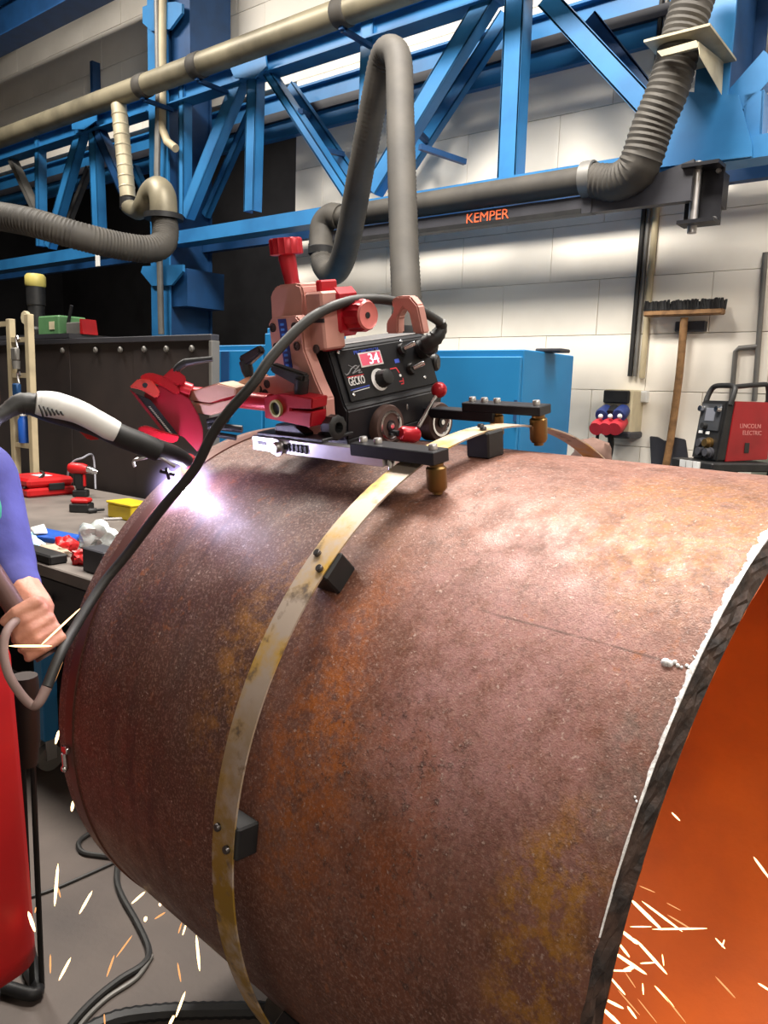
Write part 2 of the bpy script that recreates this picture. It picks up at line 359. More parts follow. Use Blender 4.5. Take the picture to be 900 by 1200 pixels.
# ------------------------------------------------------------------ the big pipe
PA = V((0.99758148, -0.0681315, -0.01375812)); PU = V((-0.06654313, -0.99333328, 0.0941329)); PV = V((0.02007981, 0.09298973, 0.99546457))
P0 = V((0.0758383, 1.25474747, HC - 0.71470091)); R = 0.6; RI = 0.572
PF = axes(PA, PU, PV, P0)
def cylp(t, th, r): return P0 + PA * t + PU * (r * math.cos(th)) + PV * (r * math.sin(th))
pipe = thing('steel_pipe', 'huge rusty brown steel pipe lying across the shop under the machine', 'pipe', PF)
NT = 240; BEV = 0.012                      # the near end is cut at a bevel
def tnear(th, r): return -0.2858 - 0.0191 * r * math.cos(th) + 0.0392 * r * math.sin(th)
def tfar(th, r): return -1.4687 + 0.0323 * r * math.cos(th) - 0.0184 * r * math.sin(th)
rj = [random.gauss(0, 1) for _ in range(NT)]
def surf(kind):
    mb = MB(PF); vs = []; fs = []; rows = []
    if kind == 'out': rows = [('f', R)] + [(k / 24, R) for k in range(1, 24)] + [('n', R)]
    if kind == 'in': rows = [('n', RI)] + [(k / 12, RI) for k in range(11, 0, -1)] + [('f', RI)]
    for (k, r) in rows:
        for i in range(NT):
            th = 2 * math.pi * i / NT; a, c = tfar(th, r), tnear(th, r)
            if kind == 'in': a, c = tfar(th, r), tnear(th, r) + BEV
            t = a if k == 'f' else (c + 0.0007 * rj[i] if k == 'n' else a + (c - a) * k)
            vs.append((t, r * math.cos(th), r * math.sin(th)))
    for k in range(len(rows) - 1):
        for i in range(NT):
            j = (i + 1) % NT; fs.append((k * NT + i, (k + 1) * NT + i, (k + 1) * NT + j, k * NT + j))
    return mb.add(vs, fs, True)
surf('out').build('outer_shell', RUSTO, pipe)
surf('in').build('inner_shell', RUSTI, pipe)
def endface(far):
    mb = MB(PF); vs = []; fs = []; nr = 6
    for k in range(nr):
        r = R + (RI - R) * k / (nr - 1)
        for i in range(NT):
            th = 2 * math.pi * i / NT; t = tfar(th, r) if far else tnear(th, r) + BEV * k / (nr - 1) + 0.0007 * rj[i] * (1 if k == 0 else 0)
            if not far and 0 < k < nr - 1: t += 0.0016 * random.gauss(0, 1) + 0.001 * rj[(i + k) % NT]
            vs.append((t, r * math.cos(th), r * math.sin(th)))
    for k in range(nr - 1):
        for i in range(NT):
            j = (i + 1) % NT; f = (k * NT + i, k * NT + j, (k + 1) * NT + j, (k + 1) * NT + i); fs.append(f if not far else f[::-1])
    return mb.add(vs, fs, False)
endface(False).build('near_cut_face', CUTF, pipe); endface(True).build('far_cut_face', CUTF, pipe)
mb = MB(PF); vs = []; fs = []; n = 300           # bright slag line along the outer lip
for i in range(n):
    th = math.radians(11 + 81 * i / (n - 1)); f = i / (n - 1)
    wd = (0.0012 + 0.0075 * min(1, max(0, (f - 0.12) * 2.0))) * (0.45 + 0.7 * abs(math.sin(i * 0.23) * math.cos(i * 0.083 + 1)) + 0.4 * random.random()) * min(1, f * 9 + 0.02)
    tn = tnear(th, R)
    for (dt, dr) in ((0.0005, -0.003), (0.0012, 0.0012), (-wd * 0.5, 0.0022 + 0.001 * random.random()), (-wd, 0.0004), (-wd * 1.02, -0.002)):
        rr = R + dr; vs.append((tn + dt, rr * math.cos(th), rr * math.sin(th)))
for i in range(n - 1):
    for k in range(4): fs.append((i * 5 + k, i * 5 + k + 1, (i + 1) * 5 + k + 1, (i + 1) * 5 + k))
mb.add(vs, fs, True)
for k in range(7):
    th = math.radians(39.2) + 0.004 * math.sin(k * 2); t = tnear(th, R) - 0.004 - 0.0045 * k
    mb.sph((t, R * math.cos(th), R * math.sin(th)), (0.003, 0.0022, 0.002, 0.0025, 0.003, 0.0045, 0.0055)[k], 8)
for k in range(26):
    th = math.radians(random.uniform(20, 90)); mb.sph((tnear(th, R) - random.uniform(0.002, 0.008), R * math.cos(th), R * math.sin(th)), random.uniform(0.001, 0.0022), 6)
mb.build('slag_line', SLAG, pipe)
# the strap round the far end, with its buckle
strap = thing('marking_strap', 'thin brown strap tightened round the far end of the rusty pipe', 'strap', PF)
mb = MB(PF); vs = []; fs = []
for i in range(180):
    th = 2 * math.pi * i / 180; off = 0.0323 * R * (math.cos(th) - 1) - 0.0184 * R * math.sin(th)
    for (t, r) in ((-1.416, R - 0.002), (-1.416, R + 0.003), (-1.388, R + 0.003), (-1.388, R - 0.002)): vs.append((t + off, r * math.cos(th), r * math.sin(th)))
for i in range(180):
    j = (i + 1) % 180
    for k in range(4): l = (k + 1) % 4; fs.append((i * 4 + k, i * 4 + l, j * 4 + l, j * 4 + k))
mb.add(vs, fs, True).build('band', pm('strap_steel', rgb((96, 60, 50)), 0.45, 0.3), strap)
th = math.radians(-9.5); e = V((0, -math.sin(th), math.cos(th))); nrm = V((0, math.cos(th), math.sin(th))); cc = nrm * (R + 0.008) + V((-1.404, 0, 0))
bk = MB(PF); bk.cyl(cc - e * 0.018 + nrm * 0.004, cc + e * 0.012 + nrm * 0.004, 0.006); bk.box(cc + e * 0.018, (0.022, 0.01, 0.014), None, 0.002); bk.sph(cc - e * 0.02 + nrm * 0.006, 0.008, 10)
bk.build('buckle', CHROME, strap)

# roller stands that carry the pipe
def roller_stand(t, label):
    c = cylp(t, 0, 0); o = thing('roller_stand', label, 'stand', (c.x, c.y, 0), 'roller stands under the pipe'); z0 = c.z
    for s in (-1, 1):
        a = math.radians(-90 + 24 * s); rr = 0.045
        q = P0 + PA * t + (PU * math.cos(a) + PV * math.sin(a)) * (R + rr)
        MB().lathe([(0, rr * 0.9), (0.05, rr), (0.95, rr), (1, rr * 0.9)], q - PA * 0.03, q + PA * 0.03, 20).build('roller', RUBBER, o)
        MB().lohi((q.x - 0.045, q.y - 0.015, 0.0), (q.x - 0.034, q.y + 0.015, q.z + 0.01)).lohi((q.x + 0.034, q.y - 0.015, 0.0), (q.x + 0.045, q.y + 0.015, q.z + 0.01)).build('bracket', BLUED, o)
    MB().lohi((c.x - 0.07, c.y - 0.33, 0), (c.x + 0.07, c.y + 0.33, 0.03), 0.004).build('base', BLUED, o)
roller_stand(-1.05, 'blue roller stand under the far half of the rusty pipe'); roller_stand(-0.42, 'blue roller stand under the near half of the rusty pipe')

# ------------------------------------------------------------------ the track ring
RG = 0.6435; DU, DV, K1, K2 = -0.003, 0.007, -0.0702, -0.0078
def ringp(th, r, t): U = math.cos(th) * r + DU; W = math.sin(th) * r + DV; return P0 + PU * U + PV * W + PA * (t + K1 * U + K2 * W)
ring = thing('track_ring', 'flexible steel track ring strapped around the rusty pipe on black spacers', 'track', PF)
mb = MB(); vs = []; fs = []; TL, TR = -0.824, -0.775; n = 240
for i in range(n):
    th = 2 * math.pi * i / n
    for (r, t) in ((RG, TL), (RG, TR), (RG - 0.003, TR), (RG - 0.003, TL)): vs.append(ringp(th, r, t))
for i in range(n):
    j = (i + 1) % n
    for k in range(4): l = (k + 1) % 4; fs.append((i * 4 + k, j * 4 + k, j * 4 + l, i * 4 + l))
mb.add(vs, fs, True).build('strip', STRIP, ring)
boltme = MB().lathe([(0, 0.0062), (0.75, 0.0062), (1, 0.005)], (0, 0, 0), (0, 0, 0.006), 14).lathe([(0, 0.003), (1, 0.003)], (0, 0, 0.006), (0, 0, 0.0062), 6).mesh('bolt'); boltme.materials.append(pm('dark_bolt', (0.12, 0.11, 0.11), 0.3, 0.9))
for k in range(9):
    th = math.radians(76 - 38.6 * k if k < 5 else 76 + 41.5 * (k - 4)); c = ringp(th, 0, -0.795); rad = (ringp(th, 1, -0.7995) - ringp(th, 0, -0.7995)); rad = (rad - PA * rad.dot(PA)).normalized(); tan = PA.cross(rad)
    q = ringp(th, RG - 0.003, -0.793); h = (q - P0).dot(rad) - R
    Rm = Matrix((PA, tan, rad)).transposed()
    sp = MB().box(q - rad * (h / 2), (0.05, 0.05, h + 0.002), Rm, 0.003).build('spacer', BLACKM, ring)
    for (da, dt) in ((-0.018, 0.012), (0.006, -0.012)):
        qq = ringp(th + dt / RG, RG, -0.793 + da); inst('bolt', boltme, axes(PA, tan, rad, qq), sp)

# ------------------------------------------------------------------ the welding tractor (local frame: s1 along the pipe, s2 along the track, s3 away from the pipe)
TC = math.radians(75); E2 = PU * -math.sin(TC) + PV * math.cos(TC); E3 = PU * math.cos(TC) + PV * math.sin(TC)
OC = P0 + E3 * R - PA * 1.05; CF = axes(PA, E2, E3, OC); CI = CF.inverted(); CR3 = CF.to_3x3(); CIR = CR3.inverted()
def L(px, py, ax, val):                     # pixel -> local point on the local plane ax = val
    r = CIR @ ray(px, py); o = CI @ CP; return o + r * ((val - o[ax]) / r[ax])
trac = thing('welding_tractor', 'black and red welding tractor with display riding on the pipe track', 'machine', CF)
def M_(): return MB(CF)
hs = M_().prism([(0.0, -0.1, 0.03), (0.008, -0.1, 0.088), (0.0, -0.1, 0.098), (-0.032, -0.1, 0.2), (-0.042, -0.1, 0.206), (-0.145, -0.1, 0.206), (-0.152, -0.1, 0.198), (-0.152, -0.1, 0.03)], (0, 0.292, 0), 0.003)
housing = hs.build('housing', BLACK, trac)
M_().lohi((-0.145, -0.095, 0.206), (-0.045, 0.187, 0.2085), 0.001).build('top_cover', pm('lit_lid', (0.2, 0.19, 0.19), 0.4, 0.7), trac)  # paler than the housing: light on its top put into the colour
# control panel on the sloping face
PN = V((0.102, 0, 0.032)).normalized(); PWd = V((-0.032, 0, 0.102)).normalized(); PO = V((0.0, -0.083, 0.1))
def PP(u, wv, h=0.0): return PO + V((0, u, 0)) + PWd * wv + PN * h
def pxp(px, py):                            # pixel -> (u, w) on the panel face
    r = CIR @ ray(px, py); o = CI @ CP; q = o + r * ((PO + PN * 0.004 - o).dot(PN) / r.dot(PN)) - PO; return q.y, q.dot(PWd)
def panelbox(mb, u0, w0, u1, w1, h0, h1, bev=0):
    return mb.prism([PP(u0, w0, h0), PP(u1, w0, h0), PP(u1, w1, h0), PP(u0, w1, h0)], PN * (h1 - h0), bev)
pan = panelbox(M_(), 0.0, 0.002, 0.268, 0.101, 0.0, 0.004, 0.0008).build('control_panel', pm('panel_black', (0.009, 0.009, 0.011), 0.4, spec=0.3), trac)
def pmx(u, wv, h=0.0046, tilt=0.0):
    c, s = math.cos(tilt), math.sin(tilt); U = V((0, 1, 0)) * c + PWd * s; W = PWd * c - V((0, 1, 0)) * s
    return CF @ axes(U, W, PN, PP(u, wv, h))
u0, w0 = pxp(426.5, 430.5); u1, w1 = pxp(443, 410.5)
u0, w0, u1, w1 = 0.048, 0.058, 0.102, 0.086
ub, wb_ = pxp(434, 420.5); u0, u1, w0, w1 = ub - 0.032, ub + 0.032, wb_ - 0.0145, wb_ + 0.0145
panelbox(M_(), u0, w0, u1, w1, 0.004, 0.006, 0.0005).build('display_bezel', pm('bezel_silver', (0.75, 0.7, 0.7), 0.35, 0.3), pan)
panelbox(M_(), u0 + 0.003, w0 + 0.003, u1 - 0.003, w1 - 0.003, 0.006, 0.0064).build('display_screen', em('display_glow', (0.9, 0.12, 0.2), 0.75, (0.2, 0.02, 0.03)), pan)
text('display_digits', '34', 0.03, pmx(u0 + 0.023, w0 + 0.0042, 0.0066), em('digit_glow', (1, 0.85, 0.9), 2.2), pan, 1.05)
ub, wb_ = pxp(414, 413.5); text('lettering', 'PROMOTECH', 0.0105, pmx(ub, wb_ - 0.004), BPRINT, pan, 1.12)
ub, wb_ = pxp(409.5, 452); text('lettering', 'GECKO', 0.0235, pmx(ub, wb_ - 0.001), WPRINT, pan, 0.56, 0.0006)
def pline(pa, pb, th, mat, nm='printed_line'):
    a, b_ = pxp(*pa), pxp(*pb); m = M_(); d = V((b_[0] - a[0], b_[1] - a[1])); nn = V((-d.y, d.x)).normalized() * th / 2
    q = [(a[0] - nn.x, a[1] - nn.y), (b_[0] - nn.x, b_[1] - nn.y), (b_[0] + nn.x, b_[1] + nn.y), (a[0] + nn.x, a[1] + nn.y)]
    return m.prism([PP(u, w_, 0.004) for u, w_ in q], PN * 0.0005).build(nm, mat, pan)
pline((407, 442.5), (426, 438.5), 0.0016, RPRINT); pline((411, 457.5), (433, 451.5), 0.002, BPRINT); pline((414, 459.5), (433, 454), 0.0012, WPRINT)
lg = M_()                                    # the curled emblem above the name
pts = [(404, 438), (406, 439.5), (409, 437), (411, 433), (414, 430), (417, 428.5), (419, 430), (416, 434), (413, 438), (418, 435), (422, 433), (420, 437), (424, 436)]
lg.tube([PP(*pxp(*p), 0.0044) for p in pts], 0.0011, 6, 4); lg.tube([PP(*pxp(*p), 0.0044) for p in ((408, 428), (412, 430), (418, 432), (421, 428))], 0.0009, 6, 4)
lg.build('emblem', GPRINT, pan)
ku, kw = pxp(446, 444.5)
M_().lathe([(0, 0.0225), (1, 0.0225)], PP(ku - 0.003, kw, 0.004), PP(ku - 0.003, kw, 0.0046), 32).build('dial_scale', WPRINT, pan)
M_().lathe([(0, 0.0185), (0.1, 0.0185), (0.3, 0.0175), (0.95, 0.0155), (1, 0.014)], PP(ku + 0.002, kw, 0.0046), PP(ku + 0.002, kw, 0.026), 28, True, 0.05).build('speed_knob', BLACKM, pan)
M_().sph(PP(ku + 0.014, kw - 0.012, 0.0065), 0.003, 8).build('dial_mark', WPRINT, pan)
for (pa, pb) in (((457, 432.5), (464, 431)), ((464, 431), (468, 437)), ((468, 447), (473, 446)), ((472, 443), (473, 450)), ((470, 450), (473, 449.5))): pline(pa, pb, 0.0022, RPRINT)
for p in ((469, 440),): u_, w_ = pxp(*p); M_().cyl(PP(u_, w_, 0.004), PP(u_, w_, 0.0048), 0.003, n=10).build('print_dot', WPRINT, pan)
u_, w_ = pxp(465, 423); panelbox(M_(), u_ - 0.007, w_ - 0.004, u_ + 0.007, w_ + 0.004, 0.004, 0.0046).build('blue_label', BPRINT, pan)
scr = MB().lathe([(0, 0.0034), (0.7, 0.0034), (1, 0.002)], (0, 0, 0), (0, 0, 0.002), 10).mesh('screw'); scr.materials.append(CHROME)
for p in ((414.5, 462.5), (396, 413), (470, 400), (497.5, 442)): inst('screw', scr, pmx(*pxp(*p), 0.004), pan)
for p in ((470, 410), (481, 433)):
    u_, w_ = pxp(*p); sk = M_().lathe([(0, 0.0125), (0.6, 0.0125), (1, 0.011)], PP(u_, w_, 0.004), PP(u_, w_, 0.014), 18).build('switch_boot', BLACKM, pan)
    M_().lathe([(0, 0.0042), (0.75, 0.0055), (1, 0.0045)], PP(u_, w_, 0.014), PP(u_ + 0.014, w_ + 0.004, 0.034), 12).build('switch_lever', CHROME, sk)
pu, pw = pxp(493, 410)
plug = M_().lathe([(0, 0.021), (0.5, 0.021), (0.52, 0.018), (1, 0.018)], PP(pu, pw, 0.004), PP(pu + 0.006, pw, 0.036), 20).build('cable_plug', BLACKM, pan)
ku2 = L(509, 424.5, 1, 0.205)
M_().lathe([(0, 0.0105), (0.55, 0.0105), (0.6, 0.019), (0.9, 0.019), (1, 0.015)], ku2 + V((-0.03, -0.018, 0)), ku2 + V((0.012, 0.0, 0)), 22).build('side_knob', BLACKM, trac)
# wheels
for s1, nm in ((-0.005, 1), (-0.12, 0)):
    for (s2, s3) in ((0.004, 0.042), (0.166, 0.021)):
        d = 0.026
        wl = M_().lathe([(0, 0.030), (0, 0.040), (0.15, 0.0425), (0.85, 0.0425), (1, 0.040), (1, 0.031)], (s1 - d * 0.4, s2, s3), (s1 + d, s2, s3), 30, True).build('wheel', TYRE, trac)
        if nm:
            M_().lathe([(0, 0.031), (1, 0.031), (1, 0.026), (0.2, 0.024)], (s1 + d - 0.002, s2, s3), (s1 + d + 0.003, s2, s3), 30, False).build('rim', CHROME, wl)
            M_().lathe([(0, 0.026), (0.5, 0.026), (0.5, 0.012), (1.6, 0.011), (1.6, 0.0)], (s1 + d - 0.006, s2, s3), (s1 + d, s2, s3), 20, False).build('hub', BLACK, wl)
            M_().lathe([(0, 0.006), (1, 0.0055)], (s1 + d, s2, s3), (s1 + d + 0.006, s2, s3), 10).build('axle_bolt', CHROME, wl)
            if s2 > 0.1: M_().prism([(s1 + d - 0.0025, s2 - 0.02, s3 - 0.004), (s1 + d - 0.0025, s2 - 0.006, s3 - 0.01), (s1 + d - 0.0025, s2 - 0.002, s3 - 0.022), (s1 + d - 0.0025, s2 - 0.014, s3 - 0.018)], (0.002, 0, 0)).build('hub_mark', REDP, wl)
for p in ((453, 481), (477, 477)): q = L(*p, 0, 0.012); M_().box(q, (0.004, 0.005, 0.012), None, 0.001).build('clip', CHROME, trac)
# lever with two red grips
lv0 = L(514.5, 457, 0, 0.06); lv1 = L(490, 500, 0, 0.055)
lev = M_().tube([lv0, lv1], 0.0042, 10, 1).build('clutch_lever', CHROME, trac)
M_().sph(lv0, 0.0165, 18).build('ball_grip', REDA, lev)
g0 = L(468, 508, 0, 0.045); M_().lathe([(0, 0.004), (0.04, 0.012), (0.15, 0.0155), (0.8, 0.0165), (0.95, 0.013), (1, 0.006)], g0, L(490, 510, 0, 0.055), 18).build('bar_grip', REDA, lev)
M_().cyl(g0 + V((-0.05, 0, 0)), g0, 0.006).build('lever_shaft', BLACK, lev)
# base, arms with guide rollers
M_().lohi((-0.185, -0.185, 0.014), (0.17, -0.165, 0.042), 0.001).build('base_plate', ALU, trac)
M_().lohi((-0.17, -0.183, 0.044), (0.02, -0.1, 0.05), 0.001).build('base_shelf', BLACK, trac)
sl = M_().lohi((-0.09, -0.1865, 0.0225), (-0.02, -0.1845, 0.0335), 0.001)
for k in range(5): sl.lohi((-0.075 + 0.012 * k, -0.188, 0.02), (-0.069 + 0.012 * k, -0.1845, 0.036), 0.001)
sl.build('slot', BLACK, trac)
M_().lohi((-0.168, -0.1865, 0.026), (-0.14, -0.1845, 0.034), 0.001).build('slot', BLACK, trac)
q = L(326, 524, 1, -0.187); M_().lathe([(0, 0.017), (0.3, 0.017), (0.35, 0.0105), (1, 0.0105)], q, q + V((0, -0.014, 0)), 18).build('clamp_bolt', STEEL, trac)
M_().lohi((-0.14, -0.098, 0.02), (0.0, 0.185, 0.032), 0.002).build('chassis', BLACK, trac)
def arm(name, s2, z0, z1, x0, x1, bolts, rolls, w_=0.036):
    a = M_().lohi((x0, s2 - w_ / 2, z0), (x1, s2 + w_ / 2, z1), 0.0015).build(name, BLACK, trac)
    hb = MB().lathe([(0, 0.0075), (0.85, 0.0075), (1, 0.0065)], (0, 0, 0), (0, 0, 0.009), 16).lathe([(0, 0.004), (1, 0.004)], (0, 0, 0.009), (0, 0, 0.0094), 6).mesh('bolt'); hb.materials.append(STEEL)
    for bx in bolts: inst('bolt', hb, CF @ Matrix.Translation((bx, s2, z1)), a)
    for (rx, rr, mt, zl) in rolls:
        rb = M_().lathe([(0, rr * 0.55), (0.08, rr * 0.55), (0.1, rr * 0.8), (0.2, rr), (0.85, rr), (0.9, rr * 0.75), (1, rr * 0.75)], (rx, s2, zl), (rx, s2, z0), 20).build('guide_roller', mt, a)
    return a
arm('near_guide_arm', -0.172, 0.03, 0.052, 0.10, 0.288, (0.115, 0.15, 0.272), ((0.178, 0.0065, CHROME, -0.014), (0.276, 0.017, BRASS, -0.022)), 0.042)
z = 0.036
arm('far_guide_arm', 0.15, 0.055, 0.073, 0.105, 0.288, (0.118, 0.148, 0.178, 0.268), ((0.176, 0.014, BRASS, 0.0), (0.272, 0.017, BRASS, -0.005)), 0.042)
M_().lohi((-0.02, 0.13, 0.036), (0.18, 0.165, 0.056), 0.0015).build('arm_bar', BLACK, trac)
# vertical slide on the left end: plates, column, knobs
def poly(pts, s2): return [L(*p, 1, s2) for p in pts]
up = M_().prism(poly([(316, 347), (319, 339), (325, 334), (346, 332), (352, 334), (355, 345), (357, 414), (320, 416)], -0.12), (0, 0.055, 0), 0.004).build('slide_head', PINK, trac)
fp = M_().prism(poly([(314, 379), (318, 372), (346, 370), (353, 378), (356, 410), (370, 446), (380, 468), (382, 497), (378, 517), (350, 511), (343, 489), (337, 471), (322, 446), (318, 410)], -0.15), (0, 0.028, 0), 0.003).build('face_plate', PINK, trac)
M_().prism(poly([(326, 374), (335, 373.5), (343, 431), (334, 432)], -0.1502), (0, -0.0012, 0)).build('ruler_strip', pm('ruler_blue', rgb((20, 40, 110)), 0.4), fp)
tk = M_()
for k in range(9):
    y = 379 + k * 6; x = 328.6 + k * 0.78; tk.prism(poly([(x, y), (x + 4, y - 0.3), (x + 4, y + 2.5), (x, y + 2.8)], -0.1514), (0, -0.0004, 0))
tk.build('ruler_marks', pm('ruler_print', rgb((60, 130, 220)), 0.5), fp)
hol = MB().lathe([(0, 0.0085), (1, 0.0085), (1, 0.0055), (0.3, 0.005)], (0, 0, 0), (0, 0, 0.002), 16, False).lathe([(0, 0.005), (1, 0.005)], (0, 0, 0), (0, 0, 0.0008), 10).mesh('socket_screw'); hol.materials.append(pm('screw_dark', (0.06, 0.055, 0.06), 0.3, 0.8))
fn = CF @ Matrix.Rotation(math.radians(90), 4, 'X')
def faceinst(p, s2, par): q = L(*p, 1, s2); inst('socket_screw', hol, CF @ Matrix.Translation(q) @ Matrix.Rotation(math.radians(90), 4, 'X'), par)
for p in ((320, 384), (345.5, 383), (324, 407), (348, 405.5), (374.5, 490), (376.5, 511)): faceinst(p, -0.1502, fp)
M_().lohi((-0.05, -0.13, 0.205), (-0.005, -0.075, 0.31), 0.004).build('slide_column', PINK, trac)
M_().lohi((-0.052, -0.132, 0.255), (-0.003, -0.128, 0.262)).build('column_gap', BLACK, trac)
faceinst((371, 409), -0.1305, trac)
M_().lohi((-0.045, -0.105, 0.2), (-0.03, -0.06, 0.33), 0.003).lohi((-0.03, -0.1, 0.225), (0.0, -0.03, 0.315), 0.012).build('cross_slide', REDA, trac)
M_().lathe([(0, 0.024), (0.3, 0.026), (1, 0.022)], (-0.06, -0.055, 0.272), (0.012, -0.055, 0.272), 24).build('cross_slide_barrel', REDA, trac)
kc = L(417, 370, 1, -0.055)
def fluted(p0, p1, r, name, par, dish=True):
    n = 32; mb = M_(); pr = [(0, r * 0.88), (0.06, r), (0.9, r), (1.0, r * 0.93)]
    mb.lathe(pr, p0, p1, n, True, 0.06); return mb.build(name, REDA, par)
M_().lathe([(0, 0.013), (1, 0.013)], (-0.03, kc.y, kc.z), kc, 18).build('knob_shaft', PINK, trac)
hk = fluted(V((kc.x - 0.034, kc.y, kc.z)), V((kc.x + 0.030, kc.y, kc.z)), 0.03, 'cross_slide_knob', trac)
M_().lathe([(0, 0.027), (1, 0.0245), (0.6, 0.022), (0.1, 0.009), (0.1, 0.0)], V((kc.x + 0.0301, kc.y, kc.z)), V((kc.x + 0.034, kc.y, kc.z)), 26, False).build('knob_dish', pm('dish_pink', rgb((214, 120, 116)), 0.35, 0.3), hk)
M_().cyl(V((kc.x + 0.030, kc.y, kc.z)), V((kc.x + 0.0318, kc.y, kc.z)), 0.006, n=12).build('knob_screw', BLACK, hk)
kb = L(336, 299, 1, -0.09); kt = L(335, 279, 1, -0.09); kd = V((0, 0, 1))
vk = fluted(V((kb.x, -0.09, kb.z)), V((kb.x, -0.09, kt.z)), 0.032, 'height_knob', trac, False)
M_().lathe([(0, 0.0155), (0.15, 0.0145), (0.9, 0.017), (1, 0.017)], V((kb.x + 0.008, -0.09, 0.325)), V((kb.x, -0.09, kb.z)), 20).build('height_screw', REDA, trac)
# lower left: clamp block with bushing, clamp levers, white plates, rod
cl = M_().prism(poly([(309, 465), (331, 461), (366, 467), (365, 479.5), (340, 478.5), (340, 481), (365, 483), (363, 501), (310, 490)], -0.19), (0, 0.04, 0), 0.002).build('clamp_block', REDA, trac)
bq = L(325, 478.5, 1, -0.1905); M_().lathe([(0, 0.0165), (1, 0.0165), (1, 0.0125), (-0.5, 0.0125)], bq, bq + V((0, -0.006, 0)), 24, False).build('bushing', pm('brass_green', rgb((170, 168, 110)), 0.4, 0.5), cl)
M_().lathe([(0, 0.0125), (1, 0.0125)], bq + V((0, 0.004, 0)), bq + V((0, -0.0008, 0)), 18).build('bore', BLACK, cl)
def lever(p_post0, p_post1, p_h0, p_h1, s2, rp, rh):
    a, b_, c, d = L(*p_post0, 1, s2), L(*p_post1, 1, s2), L(*p_h0, 1, s2), L(*p_h1, 1, s2)
    o = M_().lathe([(0, rp * 0.8), (0.4, rp), (1, rp)], a, b_, 14).build('clamp_lever', BLACKM, trac)
    dr = (d - c); nn = V((0, 1, 0)).cross(dr).normalized()
    M_().prism([c - nn * rh * 1.3 - V((0, rh * .8, 0)), d - nn * rh * 0.75 - V((0, rh * .8, 0)), d + nn * rh * 0.75 - V((0, rh * .8, 0)), c + nn * rh * 1.3 - V((0, rh * .8, 0))], (0, rh * 1.6, 0), rh * 0.35).build('lever_handle', BLACKM, o)
lever((352, 467), (354, 444), (359, 447), (320, 430), -0.17, 0.0135, 0.011)
lever((292, 441), (287, 423), (285, 425), (307, 409), -0.15, 0.0125, 0.0105)
M_().prism(poly([(300, 443), (322, 441), (337, 462), (330, 466), (304, 469), (296, 455)], -0.14), (0, 0.02, 0), 0.002).build('side_plate', PINK, trac)
for p in ((313, 450), (304, 456), (311, 461)): faceinst(p, -0.1405, trac)
M_().prism(poly([(322, 497), (345, 499), (358, 509), (356, 513), (322, 509)], -0.172), (0, 0.03, 0), 0.002).build('foot_block', BLACK, trac)
M_().prism(poly([(276, 449), (290, 441), (302, 441), (300, 462), (283, 464)], -0.15), (0, 0.03, 0), 0.002).build('rod_bracket', BEIGE, trac)
gq = L(393, 499, 0, 0.0)
M_().lathe([(0, 0.018), (0.3, 0.024), (0.9, 0.024), (1, 0.019), (1, 0.011), (0.5, 0.01)], (gq.x - 0.01, gq.y - 0.012, gq.z), (gq.x + 0.022, gq.y - 0.012, gq.z), 20, True, 0.08).build('drive_knob', BLACKM, trac)
r0, r1 = L(318, 472, 1, -0.17), L(215, 461, 1, -0.165)
M_().tube([r0, r1], 0.0175, 18, 1).build('support_rod', REDA, trac)
bc = M_().prism(poly([(221, 459), (255, 449), (276, 455), (275, 463), (245, 472), (222, 469.5)], -0.187), (0, 0.04, 0), 0.002); bc.prism(poly([(223, 471.5), (245, 474), (274, 466), (262, 480), (247, 487), (223, 483)], -0.187), (0, 0.04, 0), 0.002)
bc.build('rod_clamp', BEIGE, trac)
# the red swivel head (a slide plate with a toothed slot)
SD = 1.62
def hd(px, py, d=SD): return PD(px, py, d)
fw = (CP - hd(195, 480)).normalized()
head = MB().prism([hd(*p) for p in ((168, 463), (176, 454), (187, 451), (208, 459), (222, 467), (233, 486), (238, 503), (238, 518), (232, 530), (215, 512), (207, 509))], -fw * 0.03, 0.002).build('swivel_head', pm('deep_red_anodised', rgb((132, 18, 38)), 0.35, 0.3), trac)
MB().prism([hd(*p, SD - 0.012) for p in ((163, 443), (168, 438), (177, 436.5), (193, 441), (207, 450), (212, 460), (206, 463), (193, 454), (181, 449), (170, 450))], -fw * 0.035, 0.003).build('swivel_disc', REDA, head)
MB().prism([hd(*p, SD - 0.03) for p in ((151, 454), (162, 443.5), (177, 445), (184, 453), (188, 461), (183, 467), (176, 463), (167, 457.5), (159, 455))], -fw * 0.03, 0.003).build('end_cap', pm('pale_red', rgb((206, 70, 66)), 0.4, 0.3), head)
MB().lathe([(0, 0.0055), (1, 0.0055)], hd(170, 451.5, SD - 0.02), hd(170, 451.5, SD - 0.0315), 12).build('cap_hole', BLACK, head)
MB().prism([hd(*p, SD - 0.016) for p in ((159, 461), (176, 468), (208, 508), (197, 510))], -fw * 0.015, 0.001).build('slide_slot', BLACK, head)
MB().prism([hd(*p, SD - 0.02) for p in ((151, 456), (158, 460), (198, 510), (193, 510))], -fw * 0.015, 0.001).build('side_rail', pm('rail_red', rgb((110, 14, 30)), 0.4, 0.3), head)
rk = MB()
for k in range(18):
    f = k / 17; x = 174 + 25 * f; y = 476 + 31 * f; rk.prism([hd(x, y, SD - 0.0165), hd(x + 2.6, y + 0.3, SD - 0.0165), hd(x + 2.8, y + 1.4, SD - 0.0165), hd(x + 0.2, y + 1.2, SD - 0.0165)], fw * 0.002)
rk.build('rack', STEEL, head)
MB().prism([hd(*p, SD - 0.018) for p in ((190, 442), (203, 430), (219, 442.5), (216, 449), (211, 452), (202, 449))], -fw * 0.035, 0.003).build('pivot_block', REDA, head)
